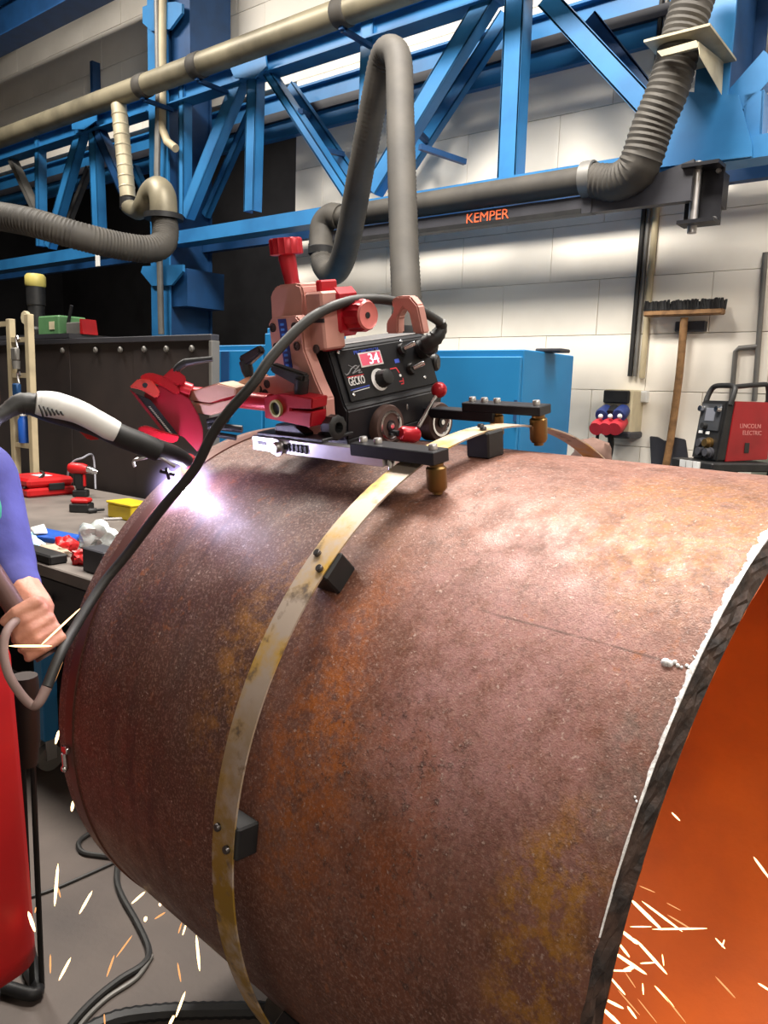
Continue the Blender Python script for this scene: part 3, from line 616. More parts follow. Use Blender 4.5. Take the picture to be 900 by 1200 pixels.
MB().tube([hd(205, 436, SD - 0.01), hd(211, 429, SD - 0.01), hd(218, 424.5, SD - 0.01)], 0.0085, 12, 3).tube([hd(217, 425, SD - 0.01), hd(249, 420.5, SD - 0.01)], [0.0085, 0.0055], 12, 1).build('pivot_lever', BLACKM, head)
MB().tube([hd(207, 453, SD + 0.015), hd(224, 459, SD + 0.02)], 0.017, 16, 1).build('pivot_shaft', REDA, head)
MB().prism([hd(*p, SD - 0.04) for p in ((160, 503), (166, 499), (175, 499.5), (185, 504), (211, 511), (206, 519), (193, 518), (181, 513.5), (168, 509))], -fw * 0.045, 0.003).build('torch_clamp', REDA, head)
MB().tube([hd(244, 499, SD), hd(284, 503, SD)], 0.008, 10, 1).tube([hd(243, 494, SD), hd(262, 490, SD)], 0.007, 10, 1).tube([hd(246, 508, SD), hd(277, 513, SD)], 0.006, 10, 1).build('probe_bracket', BLACK, head)
# carrying handle arch behind the housing
hp = [(452, 391), (452, 378), (461, 364), (457, 352), (465, 347), (480, 347), (489, 358), (496, 391), (484, 391), (478, 365), (472, 361), (466, 372), (466, 391)]
M_().prism(poly(hp, 0.02), (0, 0.022, 0), 0.003).build('carry_handle', PINK, trac)

# ------------------------------------------------------------------ control cable
cable = thing('control_cable', 'long black control cable arching from the tractor down past the pipe end', 'cable', PD(300, 470, 1.35))
e0 = CF @ PP(pu + 0.004, pw, 0.03)
MB().tube([e0, PD(501, 403, 1.57), PD(511, 395, 1.56), PD(517, 385, 1.56), PD(516, 377, 1.55)], [0.017, 0.019, 0.017, 0.013, 0.0105], 14, 5, True, (0.009, -0.1)).build('strain_relief', BLACKM, cable)
cp = [(516, 378, 1.55), (507, 372, 1.54), (490, 362, 1.52), (470, 355, 1.5), (440, 350.5, 1.46), (405, 354, 1.42), (364, 373, 1.38), (322, 414, 1.35), (297, 449, 1.34), (270, 480, 1.35), (249, 509, 1.37), (227, 551, 1.40), (189, 597, 1.435), (150, 648, 1.47), (120, 685, 1.46), (90, 732, 1.40), (70, 768, 1.34), (55, 805, 1.31)]
MB().tube([PD(*p) for p in cp], 0.0092, 12, 8).build('cable_sheath', RUBBER, cable)
lp = [(55, 805, 1.31), (45, 824, 1.30), (37, 826, 1.30), (24, 813, 1.29), (10, 790, 1.28), (4, 762, 1.28), (8, 740, 1.29), (20, 727, 1.32), (30, 728, 1.37)]
MB().tube([PD(*p) for p in lp], [0.0092, 0.0085] + [0.0075] * 7, 12, 8).build('cable_loop', pm('pale_cable', rgb((140, 116, 110)), 0.6), cable)

# ------------------------------------------------------------------ welding torch and arc
arc = cylp(-1.352, math.radians(47.6), R + 0.004)
torch = thing('welding_torch', 'welding torch with white and black grip reaching in to the arc', 'torch', arc)
ta, tb, tc_ = PD(8, 482, 1.33), PD(45, 476, 1.36), PD(136, 504, 1.43)
MB().tube([PD(-4, 490, 1.318), ta, PD(24, 473, 1.345), PD(44, 475, 1.36)], [0.0125, 0.014, 0.019, 0.022], 16, 5, True, (0.01, -0.06)).build('cable_boot', RUBBER, torch)
fx_ = PD(-60, 900, 1.15); MB().tube([PD(4, 483, 1.325), PD(-8, 496, 1.31), PD(-24, 540, 1.26), PD(-44, 660, 1.19), PD(-56, 800, 1.14), V((fx_.x - 0.02, fx_.y - 0.02, 0.25)), V((fx_.x - 0.1, fx_.y - 0.05, 0.02)), V((fx_.x - 0.6, fx_.y - 0.2, 0.012)), V((fx_.x - 1.6, fx_.y - 0.1, 0.012))], 0.0115, 12, 6).build('torch_cable', RUBBER, torch)
gr = MB().tube([PD(44, 475, 1.36), PD(60, 480, 1.37), PD(90, 489, 1.395), PD(118, 500, 1.42), PD(142, 511, 1.435), PD(170, 522, 1.46), PD(186, 529, 1.475)], [0.0215, 0.0235, 0.0235, 0.0215, 0.022, 0.022, 0.0205], 18, 6).build('grip', BLACKM, torch)
side = (CP - tb).normalized()
wsh = MB().tube([PD(42, 472, 1.34), PD(50, 473, 1.345), PD(66, 475, 1.352), PD(90, 482, 1.372), (PD(112, 493, 1.39)), PD(128, 502, 1.405), PD(137, 506, 1.412)], [0.0195, 0.0225, 0.0235, 0.0215, 0.0205, 0.021, 0.019], 20, 6)
wsh.build('white_shell', WHITEP, torch)
rib = MB()
for k in range(6): rib.tube([PD(46 + k * 5, 475 + k * 1.5, 1.3195 + k * 0.0035), PD(48.5 + k * 5, 481 + k * 1.0, 1.3175 + k * 0.0035), PD(50.5 + k * 4.6, 488 - k * 0.6, 1.322 + k * 0.0035)], 0.0019, 6, 3)
rib.build('grip_ribs', RUBBER, torch)
MB().prism([PD(*p) for p in ((90, 503, 1.41), (112, 506, 1.42), (118, 515, 1.42), (104, 516, 1.42))], -side * 0.014, 0.003).build('trigger', REDP, torch)
MB().tube([PD(180, 525, 1.47), PD(198, 530, 1.5), PD(211, 535, 1.52), PD(220, 541, 1.54)], [0.0205, 0.018, 0.015, 0.013], 16, 5).build('neck', BLACKM, torch)
MB().tube([PD(158, 547, 1.46), PD(157, 540, 1.46), PD(168, 537, 1.46), PD(183, 534, 1.47), PD(205, 547, 1.49)], 0.0032, 8, 4).build('hook', STEEL, torch)
n0, n1 = PD(223, 534, 1.55), PD(219, 546, 1.56)
MB().lathe([(0, 0.009), (0.15, 0.0135), (1, 0.0135)], n0, n1, 16).build('nozzle_collar', REDA, torch)
MB().lathe([(0, 0.0125), (0.75, 0.0125), (1, 0.009)], n1, n1.lerp(arc, 0.7), 16).build('nozzle', BRASS, torch)
MB().tube([PD(188, 552, 1.5), PD(204, 556, 1.52)], 0.004, 8, 1).tube([PD(195, 549, 1.5), PD(198, 561, 1.52)], 0.0035, 8, 1).build('set_screw', BLACK, torch)
ac = thing('welding_arc', 'blinding white violet welding arc burning on the pipe edge', 'arc', arc)
MB().sph(arc, 0.014, 18, (1, 1, 0.8)).build('arc_core', em('arc_white', (0.92, 0.9, 1.0), 60), ac)
pl, nt, b, N, LK = newmat('arc_halo'); N.remove(b)
ve = N.new('ShaderNodeEmission'); ve.inputs[0].default_value = (0.62, 0.5, 1.0, 1); tcn = N.new('ShaderNodeTexCoord')
ln = N.new('ShaderNodeVectorMath'); ln.operation = 'LENGTH'; LK.new(tcn.outputs['Object'], ln.inputs[0])
f1 = math_(N, LK, 'POWER', math_(N, LK, 'MAXIMUM', math_(N, LK, 'SUBTRACT', 1.0, math_(N, LK, 'MULTIPLY', ln.outputs['Value'], 1 / 0.10)), 0.0), 4.2)
LK.new(math_(N, LK, 'MULTIPLY', f1, 320.0), ve.inputs[1]); LK.new(ve.outputs[0], N['Material Output'].inputs['Volume'])
MB().sph(arc, 0.1, 24).build('bloom_halo', pl, ac)  # added glowing halo: bloom of the arc put in as a volume
ld = bpy.data.lights.new('arc_light', 'POINT'); ld.energy = 8; ld.color = (0.72, 0.66, 1.0); ld.shadow_soft_size = 0.02
lo = bpy.data.objects.new('arc_light', ld); COL.objects.link(lo); lo.parent = ac; lo.location = FR[ac.name].inverted() @ (arc + (CP - arc).normalized() * 0.03 + E3 * 0.055)

# ------------------------------------------------------------------ blue crane girder (box truss), column, beams
YT = 3.8; YR = 4.12
def bar(mb, a, b_, w_, d, off=0.0):              # flat-faced member between two points of a vertical plane: front plate and two side flanges
    a, b_ = V(a), V(b_); dr = (b_ - a).normalized(); n = dr.cross(V((0, 1, 0))).normalized(); y = V((0, 1, 0))
    Rm = Matrix((dr, n, y)).transposed(); c = (a + b_) / 2; ln_ = (b_ - a).length
    mb.box(c + y * 0.006, (ln_, w_, 0.012), Rm, 0.002)
    for sgn in (-1, 1): mb.box(c + y * d / 2 + n * sgn * (w_ / 2 - 0.005), (ln_, 0.01, d), Rm)
    return mb
def mem(name, pa, pb, w_, par, Y=YT, d=0.08, mat=None):
    return bar(MB(), PY(*pa, Y), PY(*pb, Y), w_, d).build(name, mat or BLUE, par)
zt1, zt0 = PY(350, 49, YT).z, PY(350, 68, YT).z - 0.02
zb1, zb0 = PY(490, 225, YT).z, PY(900, 184, YT).z
def girder(label, x0, x1):
    g = thing('crane_girder', label, 'girder', ((x0 + x1) / 2, YT, zb0))
    c = MB().lohi((x0, YT - 0.05, zt1 - 0.012), (x1, YT + 0.12, zt1)).lohi((x0, YT + 0.02, zt0), (x1, YT + 0.032, zt1 - 0.012)).lohi((x0, YT - 0.03, zt0 - 0.01), (x1, YT + 0.1, zt0)); c.build('top_chord', BLUE, g)
    MB().lohi((x0, YT - 0.02, zb0), (x1, YT, zb1)).lohi((x0, YT, zb0), (x1, YT + 0.12, zb0 + 0.012)).lohi((x0, YT, zb1 - 0.012), (x1, YT + 0.12, zb1)).build('bottom_chord', BLUE, g)
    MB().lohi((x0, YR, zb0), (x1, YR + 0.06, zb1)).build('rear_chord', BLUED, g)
    return g
XCL = PY(187, 250, YT).x; XCR = PY(850, 120, YT).x
g1 = girder('blue lattice crane girder along the white wall above the extraction arm', XCL + 0.12, 1.6)
mem('post', (295, 82), (291, 247), 0.10, g1); mem('post', (212, 100), (212, 252), 0.06, g1); mem('post', (430, 20), (424, 225), 0.09, g1); mem('post', (603, -14), (593, 210), 0.115, g1, d=0.1)
mem('diagonal', (284, 76), (214, 252), 0.10, g1); mem('diagonal', (302, 70), (404, 226), 0.06, g1); mem('diagonal', (572, -10), (433, 222), 0.11, g1); mem('diagonal', (638, -4), (772, 140), 0.10, g1)
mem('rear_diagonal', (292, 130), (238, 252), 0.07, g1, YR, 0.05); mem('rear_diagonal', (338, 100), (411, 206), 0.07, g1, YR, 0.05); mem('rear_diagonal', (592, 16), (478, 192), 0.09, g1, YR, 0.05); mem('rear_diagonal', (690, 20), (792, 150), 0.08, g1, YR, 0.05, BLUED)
mem('diagonal', (906, 68), (832, 150), 0.115, g1); mem('post', (884, 108), (881, 166), 0.08, g1, d=0.1)
for pa, pb in (((368, 172), (402, 181)), ((492, 172), (545, 190)), ((484, 150), (500, 165)), ((352, 130), (362, 136))):
    MB().tube([PY(*pa, YT + 0.02), PY(*pb, YR)], 0.022, 4, 1).build('batten', BLUED, g1)
MB().prism([PY(*p, YT - 0.026) for p in ((768, 128), (800, 108), (866, 112), (882, 170), (882, 184), (745, 200), (745, 186))], (0, -0.012, 0)).build('gusset_plate', BLUE, g1)
MB().prism([PY(*p, YT - 0.056) for p in ((268, 72), (312, 60), (314, 78), (300, 92), (276, 92))], (0, -0.012, 0)).build('gusset_plate', BLUE, g1)
g2 = girder('blue lattice crane girder left of the blue column over the dark bay', -15.9, XCL - 0.12)
mem('post', (42, 152), (44, 288), 0.07, g2); mem('post', (106, 130), (112, 276), 0.10, g2); mem('diagonal', (93, 148), (54, 288), 0.10, g2); mem('diagonal', (10, 186), (40, 250), 0.05, g2, mat=GREYP)
mem('rear_diagonal', (102, 196), (74, 268), 0.06, g2, YR, 0.05, GREYP); mem('diagonal', (104, 136), (142, 222), 0.09, g2, mat=BLUED); mem('rear_diagonal', (155, 196), (172, 236), 0.07, g2, YR, 0.05)
MB().prism([PY(*p, YT - 0.056) for p in ((84, 134), (114, 126), (114, 142), (100, 152), (86, 152))], (0, -0.012, 0)).build('gusset_plate', BLUE, g2)
# lengths of rail seen through the girder
zr0, zr1 = PY(494, 120, YW - 0.06).z, PY(478, 62, YW - 0.06).z
cb = thing('wall_beam', 'blue rolled steel beam along the wall behind the crane girder', 'beam', (-4, YW - 0.05, zr0))
MB().lohi((-9.5, YW - 0.02, zr0 + 0.015), (1.6, YW - 0.005 - 0.001, zr1 - 0.015)).build('web', BLUE, cb)
MB().lohi((-9.5, YW - 0.06, zr0), (1.6, YW - 0.006, zr0 + 0.015)).build('flange', BLUE, cb)
MB().lohi((-9.5, YW - 0.06, zr1 - 0.015), (1.6, YW - 0.006, zr1)).build('flange', BLUE, cb)
MB().lohi((-9.5, YW - 0.05, (zr0 + zr1) / 2 - 0.03), (1.6, YW - 0.02, (zr0 + zr1) / 2 + 0.03)).build('rail_bar', DSTEEL, cb)
# columns
def column(x, w_, d, label, zlo=0.0, y0=YT - 0.02):
    c = thing('steel_column', label, 'column', (x, y0 + d / 2, zlo))
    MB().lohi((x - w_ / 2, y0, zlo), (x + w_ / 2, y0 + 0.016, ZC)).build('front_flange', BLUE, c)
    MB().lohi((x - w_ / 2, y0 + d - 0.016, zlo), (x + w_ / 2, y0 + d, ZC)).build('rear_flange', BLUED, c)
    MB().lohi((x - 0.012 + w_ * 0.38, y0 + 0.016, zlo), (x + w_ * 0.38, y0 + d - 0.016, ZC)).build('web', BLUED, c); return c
wc = PY(199, 150, YT).x - PY(177, 150, YT).x
c1 = column((PY(177, 150, YT).x + PY(199, 150, YT).x) / 2, wc, 0.42, 'tall blue steel column behind the dark sheet screen')
for pts in (((167, 312), (214, 310), (214, 318), (201, 334), (178, 335), (165, 319)), ((167, 8), (178, 4), (206, 2), (213, 4), (213, 15), (199, 34), (177, 36), (167, 27))):
    MB().prism([PY(*p, YT - 0.045) for p in pts], (0, 0.022, 0)).build('bracket_plate', BLUE, c1)
q0, q1 = PY(198, 316, YT), PY(236, 338, YT + 0.3); MB().lohi((q0.x - 0.02, YT + 0.02, q0.z - 0.28), (q0.x + 0.2, YT + 0.38, q0.z)).build('bracket_box', BLUED, c1)
q0 = PY(200, 30, YT); MB().lohi((q0.x - 0.02, YT + 0.02, q0.z - 0.25), (q0.x + 0.2, YT + 0.4, q0.z + 0.5)).build('bracket_box', BLUED, c1)
xa, xb = PY(818, 60, YT - 0.03).x, PY(858, 60, YT - 0.03).x
c2 = thing('steel_column', 'blue steel column standing on the girder behind the thick hose', 'column', ((xa + xb) / 2, YT, zb1))
MB().lohi((xa, YT - 0.035, zb1), (xb, YT - 0.019, ZC)).build('front_flange', BLUE, c2); MB().lohi((xb - 0.02, YT - 0.019, zb1), (xb - 0.004, YT + 0.3, ZC)).build('web', BLUED, c2); MB().lohi((xa, YT + 0.3, zb1), (xb + 0.05, YT + 0.316, ZC)).build('rear_flange', BLUED, c2)
# crane beam at the upper left
za, zb_ = PY(0, 85, 3.9).z, PY(0, 58, 3.9).z; xq = PY(176, 10, 3.9).x
eb = thing('overhead_beam', 'dark blue overhead beam at the top beside the tall column', 'beam', (-9, 3.9, za))
MB().lohi((-14, 3.6, za), (xq - 0.15, 3.615, zb_ + 0.1)).build('web', BLUED, eb); MB().lohi((-14, 3.5, za - 0.012), (xq - 0.15, 3.72, za)).build('flange', BLUED, eb); MB().lohi((-14, 3.5, zb_ + 0.1), (xq - 0.15, 3.72, zb_ + 0.112)).build('flange', BLUE, eb)
pr = MB()
for k in range(6): pr.lohi((-13 + k * 1.3, 3.2, zb_ + 0.3), (-12.94 + k * 1.3, 4.2, zb_ + 0.38))
pr.build('purlin', DSTEEL, eb)
hr = PY(70, 60, 3.9); solo(MB().lohi((hr.x - 0.02, 4.2, PY(70, 120, 3.9).z - 0.1), (hr.x + 0.02, 4.28, PY(68, 58, 3.9).z)), 'hanger_rod', BLUED, 'slim blue hanger post on the pale upper wall left of the column', 'hanger')

# ------------------------------------------------------------------ ducts and extraction arm
YD = 3.55
pa = PY(0, 158, YD); pb = PY(450, 4, YD); rd = 0.075
dz = (pa.z + pb.z) / 2
du = thing('air_duct', 'long dusty grey duct running along the top of the crane girder', 'duct', (-5, YD, dz - rd))
MB().cyl((-14, YD, dz), (1.2, YD, dz), rd, n=20).build('pipe', DUCT, du)
for px, py in ((168, 102), (232, 78), (402, 20)):
    x = PY(px, py, YD).x; MB().lathe([(0, rd * 1.01), (0.1, rd * 1.1), (0.9, rd * 1.1), (1, rd * 1.01)], (x - 0.05, YD, dz), (x + 0.05, YD, dz), 20, False).build('coupling', HOSE, du)
    MB().lohi((x - 0.015, YD, dz - rd - 0.03), (x + 0.015, YT + 0.0, dz - rd - 0.005)).lohi((x - 0.015, YD - 0.02, dz - rd - 0.02), (x + 0.015, YD + 0.02, dz - rd + 0.005)).build('support_bracket', BLUED, du)
for px, py in ((118, 118), (60, 138)):
    x = PY(px, py, YD).x; MB().lathe([(0, rd * 1.02), (1, rd * 1.02)], (x - 0.008, YD, dz), (x + 0.008, YD, dz), 20, False).build('seam_ring', DUCT, du)
br = thing('branch_duct', 'pale spiral duct dropping from the long duct beside the column', 'duct', PY(152, 235, YD - 0.02))
b0, b1 = PY(139, 112, YD), PY(150, 232, YD - 0.02); b0 = V((b0.x, YD, dz - rd * 0.98))
MB().tube([b0, b1], 0.058, 18, 1).build('pipe', DUCTL, br)
for k in range(1, 9): q = b0.lerp(b1, k / 9); dd = (b1 - b0).normalized(); MB().lathe([(0, 0.0585), (0.5, 0.062), (1, 0.0585)], q - dd * 0.008, q + dd * 0.008, 18, False).build('spiral_seam', DUCTL, br)
MB().lathe([(0, 0.062), (1, 0.062)], b1 - V((0, 0, 0.0)), b1 - V((0, 0, 0.08)), 18).build('collar', BLACKM, br)
MB().tube([b1 - V((0, 0, 0.06)), PY(157, 246, YD - 0.04), PY(163, 247, YD - 0.1), PY(169, 240, YD - 0.2), PY(177, 226, YD - 0.22), PY(186, 222, YD - 0.24), PY(191, 232, YD - 0.25), PY(192, 254, YD - 0.25)], [0.06, 0.06, 0.062, 0.07, 0.078, 0.085, 0.09, 0.09], 18, 5).build('elbow', DUCT, br)
q = PY(192, 254, YD - 0.25); MB().lathe([(0, 0.095), (0, 0.13), (1, 0.13), (1, 0.095)], q + V((0, 0, 0.015)), q - V((0, 0, 0.02)), 20).build('flange', BLACKM, br)
MB().tube([q, PY(194, 272, YD - 0.27), PY(190, 286, YD - 0.32), PY(174, 292, YD - 0.42), PY(140, 288, YD - 0.6), PY(90, 276, YD - 0.85), PY(30, 259, YD - 1.05), PY(-40, 248, YD - 1.2)], 0.088, 18, 8, True, (0.022, -0.05)).build('hose', HOSE, br)

YA = 3.55
am = thing('extraction_arm', 'black wall mounted fume extraction boom below the blue girder', 'extraction arm', PY(820, 262, YA))
z1, z0 = PY(600, 243, YA).z, PY(600, 262, YA).z; xl, xr = PY(366, 278, YA).x, PY(812, 225, YA).x
MB().lohi((xl, YA - 0.03, z0), (xr - 0.45, YA + 0.03, z1)).build('boom', DSTEEL, am)
MB().lohi((xl, YA - 0.034, z0), (xr - 0.5, YA - 0.03, z0 + 0.022)).build('boom_rail', BLACKM, am)
MB().prism([V((xr - 0.46, YA - 0.025, z0)), V((xr, YA - 0.025, z0)), V((xr, YA - 0.025, z1 + 0.09)), V((xr - 0.12, YA - 0.025, z1 + 0.06)), V((xr - 0.46, YA - 0.025, z1))], (0, 0.05, 0)).build('boom_bracket', DSTEEL, am)
bx0, bx1 = PY(800, 228, YA).x, PY(843, 228, YA).x; bz0, bz1 = PY(820, 263, YA).z, PY(822, 193, YA).z
MB().lohi((bx0, YA + 0.04, bz0), (bx1, YA + 0.055, bz1)).lohi((bx0, YA - 0.05, bz0), (bx1, YA + 0.04, bz0 + 0.015)).lohi((bx0, YA - 0.05, bz1 - 0.015), (bx1, YA + 0.04, bz1)).lohi((bx0 + 0.03, YA + 0.055, bz0 + 0.1), (bx1 - 0.03, YT - 0.021, bz1)).build('pivot_box', BLACK, am)
MB().cyl(((bx0 + bx1) / 2 - 0.03, YA + 0.02, bz0 - 0.03), ((bx0 + bx1) / 2 - 0.03, YA + 0.02, bz1 + 0.02), 0.02).build('pivot_pin', STEEL, am)
wt = MB().lathe([(0, 0.012), (1, 0.01)], (0, 0, 0), (0, -0.01, 0), 10).mesh('bolt'); wt.materials.append(STEEL)
for (fx, fz) in ((0.15, 0.1), (0.85, 0.1), (0.15, 0.9), (0.85, 0.9)): inst('bolt', wt, Matrix.Translation((bx0 + (bx1 - bx0) * fx, YA + 0.04, bz0 + (bz1 - bz0) * fz)), am)
kp = PY(546, 262, YA - 0.031)
text('lettering', 'KEMPER', 0.068, axes(V((1, 0, 0)), V((0, 0, 1)), V((0, -1, 0)), V((kp.x, YA - 0.0345, z0 + 0.02))), ORANGE, am, 1.05, 0.0008)
zd = PY(560, 230, YA - 0.02).z
hx = PY(690, 216, YA - 0.02)
fh = thing('fume_hose', 'grey extraction duct and hose bent up into a tall loop above the tractor', 'hose', PY(480, 380, 2.3))
MB().tube([V((PY(402, 250, YA).x, YA - 0.02, zd)), V((hx.x, YA - 0.02, zd))], 0.062, 18, 1).build('duct', HOSE, fh)
MB().lathe([(0, 0.073), (0.05, 0.082), (0.95, 0.082), (1, 0.073)], (hx.x - 0.03, YA - 0.02, zd), (hx.x + 0.03, YA - 0.02, zd), 18, False).build('hose_clamp', GREYP, fh)
MB().tube([V((PY(402, 250, YA).x, YA - 0.02, zd)), PY(388, 253, YA - 0.02), PY(378, 264, YA - 0.03), PY(377, 282, YA - 0.05), PY(377, 296, YA - 0.08)], 0.072, 18, 6).build('elbow', HOSE, fh)
qa = PY(377, 293, YA - 0.08); MB().lathe([(0, 0.074), (0.1, 0.08), (0.9, 0.08), (1, 0.074)], qa + V((0, 0, 0.02)), qa - V((0, 0, 0.03)), 18, False).build('hose_clamp', BLACKM, fh)
hp_ = [(377, 296, 3.47), (379, 311, 3.44), (388, 320, 3.38), (398, 312, 3.3), (408, 280, 3.2), (422, 205, 3.05), (438, 120, 2.95), (448, 70, 2.9), (458, 58, 2.86), (467, 72, 2.82), (469, 130, 2.74), (471, 210, 2.64), (474, 300, 2.54), (476, 345, 2.48), (477, 392, 2.44)]
MB().tube([PY(*p) for p in hp_], [0.07, 0.07, 0.07, 0.07, 0.07, 0.066, 0.064, 0.062, 0.06, 0.06, 0.06, 0.06, 0.06, 0.06, 0.06], 18, 8, True, (0.02, -0.045)).build('flexible_hose', HOSE, fh)
he = PY(*hp_[-1]); MB().lathe([(0, 0.061), (0.15, 0.066), (0.4, 0.066), (0.9, 0.095), (1, 0.095)], he + V((0, 0, 0.03)), he - V((0, 0, 0.17)), 20, False).build('suction_nozzle', BLACKM, fh)
MB().tube([V((hx.x, YA - 0.02, zd)), PY(720, 214, YA - 0.03), PY(742, 203, YA - 0.05), PY(752, 186, YA - 0.06), PY(764, 150, YA - 0.06), PY(780, 112, YA - 0.06), PY(790, 80, YA - 0.05), PY(800, 40, YA - 0.04), PY(812, 0, YA - 0.03), PY(822, -50, YA)], [0.075, 0.085, 0.092, 0.094, 0.092, 0.092, 0.09, 0.088, 0.09, 0.09], 20, 8, True, (0.025, -0.06)).build('supply_hose', HOSE, fh)
MB().prism([PY(*p, YA - 0.18) for p in ((770, 60), (816, 47), (819, 55), (775, 66))], (0, 0.0, 0.0) if 0 else (0, 0.02, 0)).prism([PY(818, 48, YA - 0.18), PY(848, 72, YA + 0.2), PY(846, 108, YA + 0.2), PY(820, 62, YA - 0.18)], (0, 0, -0.012)).lohi((PY(772, 62, YA).x, YA - 0.18, PY(800, 58, YA).z - 0.01), (PY(818, 50, YA).x + 0.1, YA + 0.22, PY(800, 58, YA).z)).build('hose_shelf', DUCTL, fh)

# ------------------------------------------------------------------ conduits, sockets, tools on the white wall
def conduit(pts, r, mat, label, name='conduit', group=None, Y=YW - 0.03):
    return solo(MB().tube([PY(*p, Y) for p in pts], r, 10, 1), name, mat, label, 'conduit', group)
conduit([(779, -40), (738, 441)], 0.013, RUBBER, 'dark cable conduit running down to the socket box, left of the pair', 'conduit')
conduit([(785, -40), (744, 441)], 0.011, GREYP, 'slim grey conduit on the wall between the dark and cream ones')
conduit([(794, -40), (752, 443)], 0.017, CREAMP, 'cream conduit running down the white wall above the switch')
conduit([(184, -20), (186, 110), (184, 200), (187, 300), (189, 392)], 0.024, GREYP, 'grey conduit strapped to the face of the tall blue column', 'conduit', None, YT - 0.08)
conduit([(191, -20), (190, 90), (190, 150), (196, 166), (206, 174)], 0.03, CREAMP, 'cream conduit that bends away from the column under the duct', 'conduit', None, YT - 0.06)
def wbx(p0, p1, Y0, Y1): a, b_ = PY(*p0, Y0), PY(*p1, Y0); return (a.x, Y0, b_.z), (b_.x, Y1, a.z)
sk = thing('socket_box', 'cream socket box with blue and red outlets under the conduits', 'socket box', PY(725, 515, YW - 0.17))
a0, a1 = PY(708, 456, YW - 0.18), PY(738, 508, YW - 0.18)
MB().lohi((a0.x, YW - 0.18, a1.z), (a1.x, YW - 0.002, a0.z), 0.008).build('case', CREAM, sk)
c0_, c1_ = PY(709, 457, YW - 0.18), PY(738, 473, YW - 0.18); MB().lohi((c0_.x, YW - 0.2, c1_.z), (c1_.x, YW - 0.18, c0_.z), 0.006).build('cover', BLACKM, sk)
for k in range(3):
    q = PY(711 + k * 10, 481, YW - 0.18); o = MB().lathe([(0, 0.036), (0.8, 0.04), (1, 0.034)], q, q + V((0, -0.07, -0.03)), 16).build('blue_socket', pm('socket_blue', rgb((34, 52, 110)), 0.5), sk) if k != 1 else MB().lathe([(0, 0.036), (1, 0.034)], q, q + V((0, -0.06, -0.03)), 16).build('black_socket', BLACKM, sk)
    q = PY(707 + k * 11, 494, YW - 0.18); o = MB().lathe([(0, 0.034), (0.7, 0.042), (1, 0.036)], q, q + V((0, -0.1, -0.04)), 16).build('red_socket', pm('socket_red', rgb((190, 48, 60)), 0.5), sk)
    MB().sph(q + V((0.02, -0.09, 0.03)), 0.014, 8).build('socket_pin', WHITEP, o)
a0, a1 = PY(714, 504, YW - 0.12), PY(744, 514, YW - 0.12); MB().lohi((a0.x, YW - 0.2, a1.z), (a1.x, YW - 0.002, a0.z), 0.01).build('bracket_shelf', DSTEEL, sk)
MB().tube([PY(703, 500, YW - 0.2), PY(700, 512, YW - 0.2), PY(698, 535, YW - 0.15)], 0.01, 8, 4).tube([PY(714, 502, YW - 0.2), PY(716, 520, YW - 0.2), PY(712, 545, YW - 0.15)], 0.018, 8, 4).build('plug_lead', BLACKM, sk)
a0, a1 = PY(747, 458, YW - 0.06), PY(757, 472, YW - 0.06); solo(MB().lohi((a0.x, YW - 0.06, a1.z), (a1.x, YW - 0.001, a0.z), 0.006), 'light_switch', WHITEP, 'small white switch box on the wall right of the socket box', 'switch')
bm_ = thing('wall_broom', 'wide black broom hung head up on the white wall', 'broom', PY(780, 545, YW - 0.05))
MB().tube([PY(802, 372, YW - 0.08), PY(796, 440, YW - 0.07), PY(785, 520, YW - 0.06), PY(777, 560, YW - 0.05)], 0.02, 10, 3).build('handle', WOOD, bm_)
e0_, e1_ = PY(756, 367, YW - 0.09), PY(848, 363, YW - 0.09)
MB().lohi((e0_.x, YW - 0.12, e0_.z - 0.02), (e1_.x, YW - 0.05, e0_.z + 0.012), 0.006).build('head_block', WOOD, bm_)
mbb = MB()
for k in range(46):
    for j in range(3):
        x = e0_.x + (e1_.x - e0_.x) * (k + 0.5) / 46; y = YW - 0.115 + 0.028 * j
        mbb.cyl((x, y, e0_.z + 0.008), (x + random.uniform(-.012, .012), y + random.uniform(-.01, .01), e0_.z + 0.05 + random.uniform(0, 0.012)), 0.008, 0.007, 5)
tag(mbb.build('bristles', BLACKM, bm_), kind='stuff')
a0, a1 = PY(791, 372, YW - 0.06), PY(825, 388, YW - 0.06); MB().lohi((a0.x, YW - 0.05, a1.z), (a1.x, YW - 0.002, a0.z - 0.02), 0.004).build('wall_bracket', DSTEEL, bm_)
sv = thing('shovel', 'black shovel blade leaning against the wall behind the broom handle', 'shovel', PY(785, 560, YW - 0.03))
MB().prism([PY(*p, YW - 0.02) for p in ((762, 511), (772, 512), (780, 517), (790, 512), (804, 515), (810, 560), (800, 585), (775, 585), (764, 556))], (0, -0.012, 0), 0.004).build('blade', DSTEEL, sv)
MB().cyl(PY(785, 520, YW - 0.035), PY(786, 600, YW - 0.035), 0.018).build('socket', DSTEEL, sv)
gp = conduit([(897, 296), (889, 400), (884, 470)], 0.013, GREYP, 'thin grey pipe rising on the wall behind the red welder, tall one', 'pipe')
conduit([(889, 406), (866, 408), (862, 412), (857, 470)], 0.013, GREYP, 'thin grey pipe branching square off the tall one behind the welder', 'pipe')

